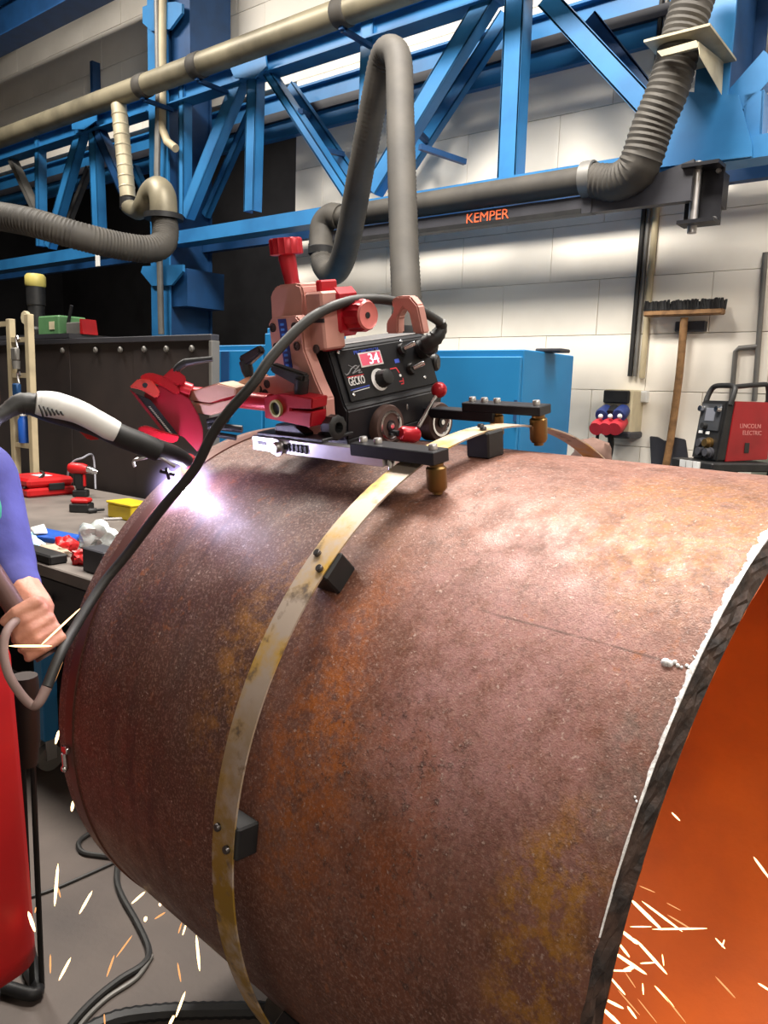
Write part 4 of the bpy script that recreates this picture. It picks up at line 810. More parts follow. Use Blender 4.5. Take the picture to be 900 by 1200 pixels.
# ------------------------------------------------------------------ blue cabinets and the dark screen behind the bench
def cabinet(label, x0, x1, y0, y1, zt, doors, slot=None):
    c = thing('storage_cabinet', label, 'cabinet', ((x0 + x1) / 2, (y0 + y1) / 2, 0))
    MB().lohi((x0, y0 + 0.02, 0.0), (x1, y1, zt), 0.004).build('body', BLUEC, c)
    ws = (x1 - x0) / doors
    for k in range(doors):
        d = MB().lohi((x0 + ws * k + 0.004, y0, 0.1), (x0 + ws * (k + 1) - 0.004, y0 + 0.019, zt - 0.03), 0.004).build('door', BLUEC, c)
        hx_ = x0 + ws * (k + 1) - 0.07 if k % 2 == 0 else x0 + ws * k + 0.07
        MB().lohi((hx_ - 0.012, y0 - 0.025, zt * 0.55), (hx_ + 0.012, y0 - 0.001, zt * 0.55 + 0.14), 0.004).build('handle', BLACKM, d)
        for hz in (0.3, zt - 0.3): MB().cyl((x0 + ws * (k + (1 if k % 2 else 0)) + (-0.012 if k % 2 else 0.012), y0 - 0.008, hz), (x0 + ws * (k + (1 if k % 2 else 0)) + (-0.012 if k % 2 else 0.012), y0 - 0.008, hz + 0.09), 0.008, n=8).build('hinge', BLUED, d)
    if slot: MB().lohi(*slot).build('slot', BLUED, c)
    return c
cx1 = PY(612, 410, 2.9).x; zc_ = PY(612, 409, 2.9).z; yk = 2.9 + 0.5
cabinet('wide blue steel storage cabinet standing behind the tractor', PY(372, 405, 2.9).x, cx1, 2.9, yk, zc_, 2)
xA, xB = PY(250, 403, 2.9).x, PY(308, 403, 2.9).x; zA = PY(280, 404, 2.9).z; sA, sB = PY(260, 408, 2.9), PY(269, 450, 2.9)
cabinet('low blue cabinet with a dark slot beside the dark sheet screen', xA, xB, 2.9, 3.35, zA, 1, ((sA.x, 2.893, sB.z - 0.2), (sB.x, 2.899, sA.z - 0.02)))
xC = PY(346, 403, 2.9).x; cabinet('narrow taller blue cabinet between the low one and the wide one', xB + 0.01, xC, 2.9, 3.3, PY(312, 384, 2.9).z, 1)
tl = MB().box(PY(648, 408, 3.15) + V((0, 0, 0.0)), (0.12, 0.1, 0.016), None, 0.004); tl.v = [V((p.x, p.y, p.z + (zc_ - min(q.z for q in tl.v)))) for p in tl.v]
solo(tl, 'metal_offcut', DSTEEL, 'small dark metal offcut lying on top of the wide blue cabinet', 'offcut')

YC = 2.64; ztop = PY(160, 397, YC).z; xs0, xs1 = PY(36, 390, YC).x, PY(247, 402, YC).x
sc_ = thing('sheet_screen', 'dark brown sheet screen on a steel rail behind the workbench', 'screen', ((xs0 + xs1) / 2, YC, 0))
xs0 -= 1.6
for k in range(5):
    a, b_ = xs0 + (xs1 - xs0) * k / 5, xs0 + (xs1 - xs0) * (k + 1) / 5
    MB().lohi((a + 0.002, YC + (0.004 if k % 2 else 0), 0.05), (b_ - 0.002, YC + 0.016 + (0.004 if k % 2 else 0), ztop - 0.02)).build('sheet', CURTAIN, sc_)
MB().lohi((xs0, YC - 0.015, ztop - 0.02), (xs1 + 0.02, YC + 0.04, ztop + 0.012), 0.003).build('top_rail', DSTEEL, sc_)
MB().lohi((xs1, YC - 0.015, 0), (xs1 + 0.025, YC + 0.04, ztop - 0.02), 0.003).build('post', GREYP, sc_); MB().lohi((xs0 - 0.025, YC - 0.015, 0), (xs0, YC + 0.04, ztop - 0.02), 0.003).build('post', GREYP, sc_)
cm = MB().lathe([(0, 0.018), (0.6, 0.018), (1, 0.012)], (0, 0, 0), (0, -0.016, 0), 10).mesh('bolt'); cm.materials.append(GREYP)
for px in (74, 113, 142, 170, 196, 226): p = PY(px, 396 + px * 0.05, YC); inst('bolt', cm, Matrix.Translation((p.x, YC - 0.001, ztop - 0.06)), sc_)
# shelf with the green machine behind the screen
zs = PY(60, 394, 3.05).z; sx0, sx1 = PY(0, 389, 3.05).x - 0.6, PY(104, 389, 3.05).x
sh = thing('steel_shelf', 'dark steel shelf standing behind the sheet screen', 'shelf', ((sx0 + sx1) / 2, 3.1, 0))
MB().lohi((sx0, 2.9, zs - 0.03), (sx1, 3.35, zs)).build('board', DSTEEL, sh)
for x in (sx0 + 0.03, sx1 - 0.03):
    for y in (2.93, 3.32): MB().lohi((x - 0.02, y - 0.02, 0), (x + 0.02, y + 0.02, zs - 0.03)).build('leg', DSTEEL, sh)
gm = thing('drill_press_head', 'green machine head with a yellow capped motor on the shelf', 'machine', PY(52, 389, 3.0))
a0, a1 = PY(47, 371, 3.0), PY(72, 389, 3.0); MB().lohi((a0.x, 2.98, zs), (a1.x, 3.2, a0.z), 0.01).build('housing', GREENM, gm)
a0, a1 = PY(58, 377, 2.98), PY(64, 386, 2.98); MB().lohi((a0.x, 2.975, a1.z), (a1.x, 2.981, a0.z)).build('plate', CREAM, gm)
p = PY(43, 372, 3.08); MB().lathe([(0, 0.075), (0.15, 0.075), (0.2, 0.06), (0.62, 0.06), (0.64, 0.068), (1, 0.068)], (p.x, 3.08, zs), (p.x, 3.08, PY(43, 336, 3.08).z), 18).build('motor', BLACKM, gm)
p2 = PY(44, 336, 3.08); MB().lathe([(0, 0.068), (0.1, 0.075), (0.8, 0.075), (1, 0.062)], (p.x, 3.08, p2.z), (p.x, 3.08, PY(44, 321, 3.08).z), 18).build('motor_cap', pm('cap_yellow', rgb((190, 176, 96)), 0.5), gm)
MB().lathe([(0, 0.05), (1, 0.05)], (p.x - 0.02, 3.02, zs + 0.14), (p.x - 0.02, 2.99, zs + 0.14), 8).build('switch_box', CREAM, gm)
MB().tube([PY(80, 378, 3.05), PY(84, 358, 3.05)], 0.012, 8, 1).build('feed_lever', BLACKM, gm)
a0, a1 = PY(77, 378, 3.0), PY(95, 389, 3.0); vt = thing('small_vise', 'small grey vise with a red end on the shelf behind the screen', 'vise', ((a0.x + a1.x) / 2, 3.05, zs))
MB().lohi((a0.x, 3.0, zs), (a1.x, 3.12, a0.z), 0.006).build('body', GREYP, vt); MB().prism([V((a1.x, 2.99, zs)), V((a1.x + 0.04, 2.99, zs)), V((a1.x + 0.015, 2.99, a0.z + 0.02)), V((a1.x, 2.99, a0.z + 0.02))], (0, 0.12, 0), 0.003).build('red_end', REDP, vt)
tgp = PY(115, 304, YT - 0.06); solo(MB().lohi((tgp.x - 0.03, YT - 0.07, tgp.z - 0.06), (tgp.x + 0.03, YT - 0.056, tgp.z + 0.07), 0.004), 'hanging_tag', WHITEP, 'white plate hanging below the girder left of the column', 'plate')

# ------------------------------------------------------------------ the workbench and what lies on it
ZB = 0.85; bx0, bx1, by0, by1 = -6.2, -2.02, 1.36, 2.58
bn = thing('workbench', 'dark workbench with drawers, blue legs and castors behind the pipe end', 'workbench', ((bx0 + bx1) / 2, 2.0, 0))
MB().lohi((bx0, by0, ZB - 0.045), (bx1, by1, ZB), 0.004).build('top', BENCHTOP, bn)
for k in range(4):
    a = bx0 + 0.05 + (bx1 - bx0 - 0.1) * k / 4; b_ = a + (bx1 - bx0 - 0.1) / 4
    d = MB().lohi((a + 0.006, by0 + 0.01, ZB - 0.2), (b_ - 0.006, by0 + 0.4, ZB - 0.05), 0.004).build('drawer', BENCHD, bn)
    MB().lathe([(0, 0.012), (0.6, 0.02), (1, 0.016)], ((a + b_) / 2, by0 + 0.01, ZB - 0.12), ((a + b_) / 2, by0 - 0.02, ZB - 0.12), 12).build('knob', GREYP, d)
MB().lohi((bx0 + 0.05, by0 + 0.1, 0.28), (bx1 - 0.05, by1 - 0.1, 0.31)).build('lower_shelf', BENCHD, bn)
for x in (bx0 + 0.08, -4.2, PY(50, 705, by0 + 0.06).x, bx1 - 0.08):
    for y in (by0 + 0.06, by1 - 0.08):
        MB().lohi((x - 0.03, y - 0.03, 0.13), (x + 0.03, y + 0.03, ZB - 0.205 if y < 2 else ZB - 0.046), 0.003).build('leg', BLUEC, bn)
        w_ = MB().cyl((x - 0.018, y, 0.05), (x + 0.018, y, 0.05), 0.05, n=18).build('castor', GREYP, bn); MB().lohi((x - 0.028, y - 0.02, 0.05), (x - 0.02, y + 0.02, 0.13)).lohi((x + 0.02, y - 0.02, 0.05), (x + 0.028, y + 0.02, 0.13)).build('fork', STEEL, w_)
def onb(px, py, dz=0.0): p = PZ(px, py, ZB); return V((p.x, p.y, ZB + dz))
c0 = onb(33, 584); c1 = onb(89, 579); ex = (c1 - c0); wl = min(ex.length, 0.5); ex.normalize(); ey = V((-ex.y, ex.x, 0)); CFm = axes(ex, ey, V((0, 0, 1)), c0)
cs = thing('tool_case', 'red plastic tool case with a black strap on the workbench', 'tool case', CFm)
MB(CFm).lohi((0, 0, 0), (wl, 0.32, 0.05), 0.012).build('case_base', REDP, cs); MB(CFm).lohi((0.004, 0.004, 0.054), (wl - 0.004, 0.316, 0.105), 0.016).build('case_lid', REDP, cs)
MB(CFm).lohi((wl * 0.42, -0.012, 0.035), (wl * 0.75, 0.0, 0.075), 0.004).build('latch', BLACKM, cs); MB(CFm).tube([(0.0, 0.05, 0.05), (0.1, 0.04, 0.108), (0.2, 0.2, 0.109), (0.24, 0.31, 0.108)], 0.008, 6, 3).build('strap', BLACKM, cs)
MB(CFm).lathe([(0, 0.03), (1, 0.03)], (-0.001, 0.12, 0.05), (-0.004, 0.12, 0.05), 14).build('round_label', WHITEP, cs); MB(CFm).lohi((0.12, 0.1, 0.105), (0.2, 0.2, 0.1065)).build('lid_label', PAPER, cs)
p = onb(94, 582); dx, dy = V((0.783, 0.621, 0)), V((-0.621, 0.783, 0)); DF = axes(dx, dy, V((0, 0, 1)), p)
dr_ = thing('cordless_drill', 'red and black cordless drill standing behind the battery pack', 'drill', DF)
MB(DF).lohi((-0.035, -0.03, 0), (0.045, 0.03, 0.04), 0.006).build('battery', BLACKM, dr_); MB(DF).prism([(-0.02, -0.018, 0.04), (0.025, -0.018, 0.04), (0.02, -0.018, 0.14), (-0.03, -0.018, 0.14)], (0, 0.036, 0), 0.006).build('grip', BLACKM, dr_); MB(DF).lohi((0.02, -0.012, 0.06), (0.034, 0.012, 0.13), 0.004).build('trigger', REDP, dr_)
MB(DF).lathe([(0, 0.024), (0.15, 0.032), (0.75, 0.032), (1, 0.024)], (-0.06, 0, 0.165), (0.045, 0, 0.16), 16).build('motor_body', REDP, dr_); MB(DF).lathe([(0, 0.022), (0.6, 0.02), (1, 0.01)], (0.045, 0, 0.16), (0.105, 0, 0.145), 14).build('chuck', CHROME, dr_)
p = onb(95, 600); BF = axes(dx, dy, V((0, 0, 1)), p); bp_ = thing('battery_pack', 'black and red battery pack lying in front of the cordless drill', 'battery', BF)
MB(BF).lohi((-0.05, -0.03, 0), (0.05, 0.05, 0.045), 0.006).build('case', BLACKM, bp_); MB(BF).lohi((-0.045, -0.025, 0.046), (0.045, 0.045, 0.07), 0.008).build('red_top', REDP, bp_)
p = onb(141, 609); YF_ = axes(V((1, 0, 0)), V((0, 1, 0)), V((0, 0, 1)), p); yb = thing('yellow_box', 'yellow plastic box at the far edge of the workbench', 'box', YF_)
MB(YF_).lohi((-0.11, -0.0, 0), (0.09, 0.12, 0.07), 0.006).build('tub', YELLOW, yb); MB(YF_).lohi((-0.115, -0.005, 0.07), (0.095, 0.125, 0.082), 0.004).build('rim', YELLOW, yb)
p = onb(146, 590); solo(MB().tube([p + V((-0.03, 0.02, 0.012)), p + V((0.05, -0.02, 0.012))], 0.012, 8, 1), 'spray_nozzle', BLACKM, 'small black nozzle lying behind the yellow box', 'nozzle')
a, b_ = onb(103, 602, 0.013), onb(122, 600, 0.013); solo(MB().lathe([(0, 0.006), (0.1, 0.013), (0.5, 0.013), (0.55, 0.007), (1, 0.007)], a, b_, 10), 'screwdriver', BLACKM, 'short black screwdriver lying left of the yellow box', 'screwdriver')
a, b_ = onb(121, 610, 0.007), onb(150, 609, 0.007); solo(MB().cyl(a, b_, 0.0065, n=8), 'steel_rod', STEEL, 'thin steel rod lying in front of the yellow box', 'rod')
q = [onb(*x) for x in ((54, 624), (94, 632), (88, 641), (42, 634))]; solo(MB().prism([v + V((0, 0, 0.02)) for v in q], (0, 0, -0.02), 0.003), 'blue_folder', BLUEPL, 'flat blue plastic folder lying on the workbench', 'folder')
for k, (pts, m_, nm, lb) in enumerate(((((26, 636), (40, 628), (44, 636), (54, 644), (50, 650), (28, 649)), PAPER, 'paper_sheet', 'pale blue crumpled sheet lying left of the blue folder'), (((36, 627), (52, 624), (56, 632), (40, 634)), WHITEP, 'paper_sheet', 'small white scrap lying behind the pale blue sheet'))):
    q = [onb(*x) for x in pts]; solo(MB().prism([v + V((0, 0, 0.021 + 0.012 * k + 0.006 * (i % 2))) for i, v in enumerate(q)], (0, 0, -0.01), 0.002), nm, m_, lb, 'paper')
def lump(name, c, sz, mat, label, cat, sd, amp=0.25):
    rr = random.Random(sd); bm = bmesh.new(); bmesh.ops.create_icosphere(bm, subdivisions=3, radius=1)
    for v in bm.verts:
        k = 1 + amp * (math.sin(v.co.x * 5 + sd) * math.cos(v.co.y * 6 - sd) + 0.4 * rr.uniform(-1, 1)); v.co = V((c.x + v.co.x * sz[0] * k, c.y + v.co.y * sz[1] * k, c.z + max(-0.0, (v.co.z * k + 0.75)) * sz[2] * 0.6))
    return solo(MB().frm(bm, True), name, mat, label, cat)
lump('red_rag', onb(77, 647), (0.05, 0.04, 0.06), REDP, 'bright red rag bunched up in front of the blue folder', 'rag', 3)
lump('red_rag', onb(96, 661), (0.045, 0.035, 0.05), REDP, 'small red rag at the front edge of the workbench beside the steel block', 'rag', 9)
lump('plastic_bag', onb(114, 640), (0.10, 0.06, 0.09), BAG, 'crumpled clear plastic bag on the workbench beside the pipe', 'bag', 5, 0.35)
lump('work_glove', onb(62, 650), (0.08, 0.04, 0.035), pm('glove_cloth', rgb((180, 160, 140)), 0.9), 'crumpled pale work glove at the front of the workbench', 'glove', 13)
p = onb(48, 657); solo(MB().lohi((p.x - 0.16, p.y - 0.02, ZB), (p.x + 0.1, p.y + 0.05, ZB + 0.035), 0.006), 'tool_tray', BLACKM, 'long dark tool tray along the front edge of the workbench', 'tray')
p = onb(116, 672); solo(MB().lohi((p.x - 0.07, p.y - 0.02, ZB), (p.x + 0.06, p.y + 0.06, ZB + 0.085), 0.004), 'steel_block', DSTEEL, 'grey steel block at the bench front beside the pipe', 'block')
wc_ = thing('wire_lead', 'thin pale wire lead arching up behind the cordless drill', 'wire', onb(80, 575)); MB().tube([onb(79, 574), PD(80, 552, 4.6), PD(86, 541, 4.6), PD(96, 537, 4.6), onb(110, 572, 0.2), onb(112, 574, 0.005)], 0.006, 6, 5).build('wire', pm('wire_grey', rgb((150, 150, 160)), 0.5), wc_)
# ladder rack on the bench
rkx = thing('ladder_rack', 'beige ladder rack with hanging fittings at the back of the workbench', 'rack', onb(30, 570))
YK = 2.42
for (pa, pb) in (((10, 374), (20, 560)), ((34, 368), (41, 560))):
    a, b_ = PY(*pa, YK), PY(*pb, YK); MB().lohi((b_.x - 0.025, YK - 0.02, ZB), (b_.x + 0.025, YK + 0.02, a.z), 0.004).build('post', CREAMP, rkx)
xa_, xb_ = PY(20, 560, YK).x, PY(41, 560, YK).x
for py in (398, 440, 522): z = PY(30, py, YK).z; MB().lohi((xa_ + 0.025, YK - 0.015, z - 0.015), (xb_ - 0.025, YK + 0.015, z + 0.015)).build('rung', CREAMP, rkx)
z = PY(2, 380, YK).z; MB().lohi((xa_ - 0.3, YK - 0.015, z - 0.015), (xa_ - 0.026, YK + 0.015, z + 0.015)).build('side_arm', CREAMP, rkx)
zb2 = PY(30, 522, YK).z + 0.016; xm = (xa_ + xb_) / 2
bc_ = thing('spray_can', 'blue spray can standing on the lowest rung of the rack', 'can', (xm, YK - 0.0, zb2)); MB().lathe([(0, 0.033), (0.02, 0.034), (0.85, 0.034), (0.97, 0.02), (1, 0.02)], (xm, YK, zb2), (xm, YK, zb2 + 0.17), 16).build('can_body', BLUEPL, bc_); MB().lathe([(0, 0.022), (0.8, 0.021), (1, 0.016)], (xm, YK, zb2 + 0.17), (xm, YK, zb2 + 0.21), 14).build('cap', WHITEP, bc_)
for py, lb, mt in ((398, 'grey clamp hanging from the top rung of the rack', GREYP), (440, 'dark blue fitting hanging from the middle rung of the rack', BLUED)):
    z = PY(30, py, YK).z; hh = thing('hanging_clamp', lb, 'clamp', (xm, YK - 0.03, z - 0.2))
    MB().tube([(xm, YK - 0.018, z - 0.05), (xm - 0.012, YK - 0.02, z + 0.0), (xm, YK - 0.018, z + 0.02), (xm + 0.02, YK - 0.02, z)], 0.008, 8, 4).build('hook', STEEL, hh); MB().lohi((xm - 0.035, YK - 0.05, z - 0.13), (xm + 0.03, YK - 0.018, z - 0.05), 0.008).lathe([(0, 0.026), (1, 0.022)], (xm + 0.005, YK - 0.035, z - 0.13), (xm + 0.005, YK - 0.035, z - 0.18), 12).build('jaw', mt, hh)

# ------------------------------------------------------------------ red welder on its cart by the wall
cw = PY(838, 541, 3.55); dX = V((0.80, -0.60, 0)); dY = V((0.60, 0.80, 0)); WF = axes(dX, dY, V((0, 0, 1)), cw)
wm = thing('welding_machine', 'red welding machine with a black control front and black handles', 'welder', WF)
W_, H_, D_ = 0.17, 0.265, 0.27
def wp(*pts): return [V(p) for p in pts]
MB(WF).prism(wp((-W_, 0, 0), (-W_, 0.03, H_), (-W_, 0.09, H_), (-W_, 0.09, 0)), (W_, 0, 0), 0.008).build('front_frame', BLACKM, wm)
MB(WF).lohi((-W_ + 0.006, 0.09, 0.012), (-0.004, D_, H_ - 0.01), 0.006).prism(wp((-0.004, 0.05, 0.0), (-0.004, D_, 0.012), (-0.004, D_, H_ + 0.0), (-0.004, 0.07, H_ - 0.0)), (0.008, 0, 0), 0.002).build('red_cover', pm('deep_red_paint', rgb((140, 14, 22)), 0.45), wm)
fwn = V((0, -1, 0.03 / H_)).normalized(); fup = V((0, 0.03 / H_, 1)).normalized()
def wf(u, v, h=0): return V((-W_, 0, 0)) + V((u * W_, 0, 0)) + fup * (v * H_) + fwn * h
def wq(u0, v0, u1, v1, h0, h1): return MB(WF).prism([wf(u0, v0, h0), wf(u1, v0, h0), wf(u1, v1, h0), wf(u0, v1, h0)], fwn * (h1 - h0), 0.002)
wq(0.1, 0.5, 0.9, 0.95, 0.0, 0.006).build('control_face', pm('slate', rgb((58, 60, 64)), 0.5), wm)
wq(0.32, 0.66, 0.7, 0.88, 0.006, 0.008).build('display', em('screen_grey', rgb((120, 124, 132)), 0.15, rgb((110, 112, 120))), wm)
for (u, v) in ((0.17, 0.86), (0.82, 0.86), (0.4, 0.57)): MB(WF).lathe([(0, 0.016), (1, 0.013)], wf(u, v, 0.006), wf(u, v, 0.025), 14).build('knob', CHROME if v > 0.8 else BLACKM, wm)
for (u, v) in ((0.14, 0.44), (0.42, 0.43)): wq(u, v, u + 0.17, v + 0.06, 0.0, 0.004).build('name_label', WHITEP, wm)
for (u, v, mt) in ((0.4, 0.28, DSTEEL), (0.66, 0.29, BRASS), (0.45, 0.14, DSTEEL), (0.75, 0.13, DSTEEL)): MB(WF).lathe([(0, 0.026), (0.4, 0.026), (0.45, 0.02), (1, 0.018)], wf(u, v, 0), wf(u, v, 0.03), 14).build('connector', mt, wm)
MB(WF).tube([wf(0.02, 0.95, -0.02), wf(0.01, 1.12, -0.03), wf(0.1, 1.26, -0.04), wf(0.5, 1.28, -0.04), wf(0.88, 1.26, -0.04), wf(0.98, 1.12, -0.03), wf(0.99, 0.95, -0.02)], 0.012, 10, 5).build('front_handle', BLACKM, wm)
MB(WF).tube([wf(0.9, 1.26, -0.04), V((-0.02, 0.2, H_ + 0.075)), V((-0.02, D_ - 0.02, H_ + 0.07)), V((-0.02, D_ - 0.01, H_ - 0.01))], 0.011, 10, 3).build('top_handle', BLACKM, wm)
tw = WF @ axes(V((0, 1, 0)), V((0, 0, 1)), V((1, 0, 0)), V((0.0045, 0.105, 0.15))); PALER = pm('pale_print', rgb((196, 130, 126)), 0.5)
text('lettering', 'LINCOLN', 0.027, tw, PALER, wm, 0.95); text('lettering', 'ELECTRIC', 0.027, tw @ Matrix.Translation((0.018, -0.03, 0)), PALER, wm, 0.85)
MB(WF).lohi((0.0045, 0.14, 0.04), (0.007, 0.165, 0.085), 0.001).build('side_socket', BLACKM, wm)
zc2 = cw.z
ct = thing('welder_cart', 'black steel cart that carries the red welding machine', 'cart', (WF @ V((-W_ / 2, 0.2, 0))).xy.to_3d())
CT = axes(dX, dY, V((0, 0, 1)), V((cw.x, cw.y, 0)))
MB(CT).lohi((-W_ - 0.06, -0.06, zc2 - 0.04), (0.06, D_ + 0.02, zc2 - 0.002), 0.006).build('tray', BLACKM, ct)
for (u, v) in ((0.1, 0), (0.38, 1), (0.66, 0)): MB(CT).lohi((-W_ + u * W_, -0.068, zc2 - 0.036), (-W_ + (u + 0.24) * W_, -0.0605, zc2 - 0.004)).build('tray_label', WHITEP, ct)
for (x, y) in ((-W_ - 0.04, -0.04), (0.04, -0.04), (-W_ - 0.04, D_), (0.04, D_)):
    MB(CT).lohi((x - 0.015, y - 0.015, 0.1), (x + 0.015, y + 0.015, zc2 - 0.04)).build('leg', BLACKM, ct); MB(CT).cyl((x - 0.015, y, 0.05), (x + 0.015, y, 0.05), 0.05, n=16).build('wheel', RUBBER, ct)
g0_ = WF @ V((0.03, D_ + 0.0, 0)); gx = PY(918, 480, 4.08)
gc = thing('gas_cylinder', 'grey green gas cylinder standing behind the red welder', 'cylinder', (gx.x, 4.08, 0))
zt_ = PY(905, 455, 4.08).z
MB().lathe([(0, 0.105), (0.01, 0.11), (0.9, 0.11), (0.95, 0.095), (0.985, 0.055), (1, 0.03)], (gx.x, 4.08, 0), (gx.x, 4.08, zt_), 24).build('shell', pm('grey_green', rgb((112, 116, 104)), 0.5), gc)
MB().lathe([(0, 0.03), (0.6, 0.03), (1, 0.02)], (gx.x, 4.08, zt_), (gx.x, 4.08, zt_ + 0.08), 12).build('valve', BRASS, gc)
p = PY(692, 548, 3.2); rs_ = MB()
sk2 = thing('cloth_sack', 'brown cloth sack slumped on a black stool by the wall', 'sack', (p.x, 3.2, p.z - 0.05)); zs2 = p.z
bm = bmesh.new(); bmesh.ops.create_icosphere(bm, subdivisions=3, radius=1)
for v in bm.verts: k = 1 + 0.18 * math.sin(v.co.x * 6 + 1) * math.cos(v.co.z * 5); v.co = V((p.x - 0.0 + v.co.x * 0.09 * k, 3.2 + v.co.y * 0.08 * k, zs2 + 0.02 + max(v.co.z, -0.6) * 0.11 * k))
MB().frm(bm, True).build('cloth', RAG, sk2)
so = thing('stool', 'black stool in front of the socket box holding the brown sack', 'stool', (p.x, 3.2, 0)); zq = zs2 + 0.02 - 0.6 * 0.11 * 1.18 - 0.005
MB().lathe([(0, 0.15), (1, 0.16)], (p.x, 3.2, zq - 0.035), (p.x, 3.2, zq), 20).build('seat', BLACKM, so)
for k in range(4): a = math.pi / 4 + k * math.pi / 2; MB().tube([(p.x + 0.11 * math.cos(a), 3.2 + 0.11 * math.sin(a), zq - 0.03), (p.x + 0.19 * math.cos(a), 3.2 + 0.19 * math.sin(a), 0.0)], 0.014, 8, 1).build('leg', BLACKM, so)

# ------------------------------------------------------------------ the person at the left edge
def remesh(mb, name, mat, vox, parent, it=4):
    me = mb.mesh(name + '_raw'); o = bpy.data.objects.new(name + '_raw', me); COL.objects.link(o)
    m = o.modifiers.new('r', 'REMESH'); m.mode = 'VOXEL'; m.voxel_size = vox; m2 = o.modifiers.new('s', 'SMOOTH'); m2.iterations = it; m2.factor = 0.5
    dg = bpy.context.evaluated_depsgraph_get(); dg.update(); me2 = bpy.data.meshes.new_from_object(o.evaluated_get(dg)); bpy.data.objects.remove(o)
    me2.name = name; me2.transform(FR[parent.name].inverted()); me2.materials.clear(); me2.materials.append(mat)
    me2.polygons.foreach_set('use_smooth', [True] * len(me2.polygons))
    q = bpy.data.objects.new(name, me2); COL.objects.link(q); q.parent = parent; FR[q.name] = FR[parent.name]; return q
SH = PD(-25, 560, 1.5); er = V((0.783, 0.621, 0)); ff = V((0.621, -0.783, 0)); up_ = V((0, 0, 1))
A0 = V((SH.x, SH.y, 0)) - er * 0.19
def B(r, f, z): return A0 + er * r + ff * f + up_ * z
pe = thing('person', 'person in a purple blue shirt and red apron holding a brown rod', 'person', (A0.x, A0.y, 0))
WR = PD(44, 712, 1.40); EL = PD(6, 668, 1.47)
RA, RB = PD(-34, 632, 1.335), PD(42, 750, 1.355); ra = (RB - RA).normalized()
view = (CP - RB).normalized(); vv = (view - ra * view.dot(ra)).normalized(); rt = ra.cross(vv); 
if rt.dot(er) < 0: rt = -rt
bd = MB()
bd.caps(B(0, 0, 0.86), B(0.03, 0.01, 1.12), 0.13, 0.145); bd.caps(B(-0.11, 0, 1.27), B(0.17, 0, 1.27), 0.07, 0.07); bd.caps(B(0.0, 0.0, 1.0), B(-0.08, 0, 1.22), 0.12, 0.1); bd.caps(B(0, 0, 1.0), B(0.1, 0, 1.22), 0.12, 0.1)
bd.caps(B(0.06, 0.0, 1.28), B(0.13, 0.03, 1.40), 0.06, 0.052)
HD = B(0.155, 0.045, 1.475); fd = (ff * 0.75 + er * 0.66).normalized(); hs_ = up_.cross(fd)
bd.sph(HD + up_ * 0.02, 0.088, 20, (1, 1, 1.1)); bd.caps(HD + fd * 0.03 - up_ * 0.05, HD + fd * 0.05 - up_ * 0.075, 0.055, 0.03); bd.caps(HD + fd * 0.085 + up_ * 0.02, HD + fd * 0.108 - up_ * 0.012, 0.009, 0.014)
for s_ in (-1, 1): bd.caps(HD + hs_ * s_ * 0.085 + up_ * 0.02, HD + hs_ * s_ * 0.088 - up_ * 0.02, 0.014, 0.01); bd.caps(HD + hs_ * s_ * 0.035 + fd * 0.07 + up_ * 0.035, HD + hs_ * s_ * 0.02 + fd * 0.08 + up_ * 0.035, 0.013, 0.012)
bd.caps(HD + fd * 0.083 - up_ * 0.045 - hs_ * 0.018, HD + fd * 0.083 - up_ * 0.045 + hs_ * 0.018, 0.008, 0.008)
for s_ in (-1, 1): bd.caps(B(0.09 * s_, 0, 0.84), B(0.1 * s_, 0.02, 0.46), 0.085, 0.058); bd.caps(B(0.1 * s_, 0.02, 0.46), B(0.1 * s_, -0.02, 0.09), 0.055, 0.04); bd.caps(B(0.1 * s_, -0.03, 0.05), B(0.11 * s_, 0.13, 0.035), 0.042, 0.034)
bd.caps(SH, EL, 0.06, 0.045); bd.caps(EL, WR, 0.043, 0.029)
RS = B(-0.2, 0, 1.27); RE = B(-0.25, 0.02, 1.02); RW = B(-0.22, 0.14, 0.82); bd.caps(RS, RE, 0.058, 0.045); bd.caps(RE, RW, 0.043, 0.028)
# left fist closed round the rod
G = RB - ra * 0.012
rr_ = 0.018
def hp2(a, phi, r): return G + ra * a + (rt * math.cos(math.radians(phi)) + vv * math.sin(math.radians(phi))) * r
for k, a in enumerate((-0.028, -0.008, 0.012, 0.031)):
    fr = (0.0098, 0.0102, 0.0098, 0.0085)[k]; ch = [hp2(a, -38, 0.040), hp2(a, 22, 0.039), hp2(a + 0.001, 85, 0.0305), hp2(a + 0.002, 140, 0.0285), hp2(a + 0.002, 185, 0.027)]
    rs2 = [fr * 1.25, fr * 1.15, fr, fr * 0.92, fr * 0.8]
    for i in range(4): bd.caps(ch[i], ch[i + 1], rs2[i], rs2[i + 1], 10)
    bd.caps(WR.lerp(ch[0], 0.25), ch[0], 0.019, 0.0135)
bd.caps(WR, hp2(-0.03, -75, 0.036), 0.027, 0.018); bd.caps(hp2(-0.03, -75, 0.034), hp2(0.02, -75, 0.034), 0.017, 0.014)
th_ = [WR.lerp(hp2(-0.04, 20, 0.04), 0.5), hp2(-0.046, 40, 0.040), hp2(-0.047, 95, 0.031), hp2(-0.043, 150, 0.029)]
for i in range(3): bd.caps(th_[i], th_[i + 1], (0.017, 0.0125, 0.011)[i], (0.0125, 0.011, 0.0092)[i])
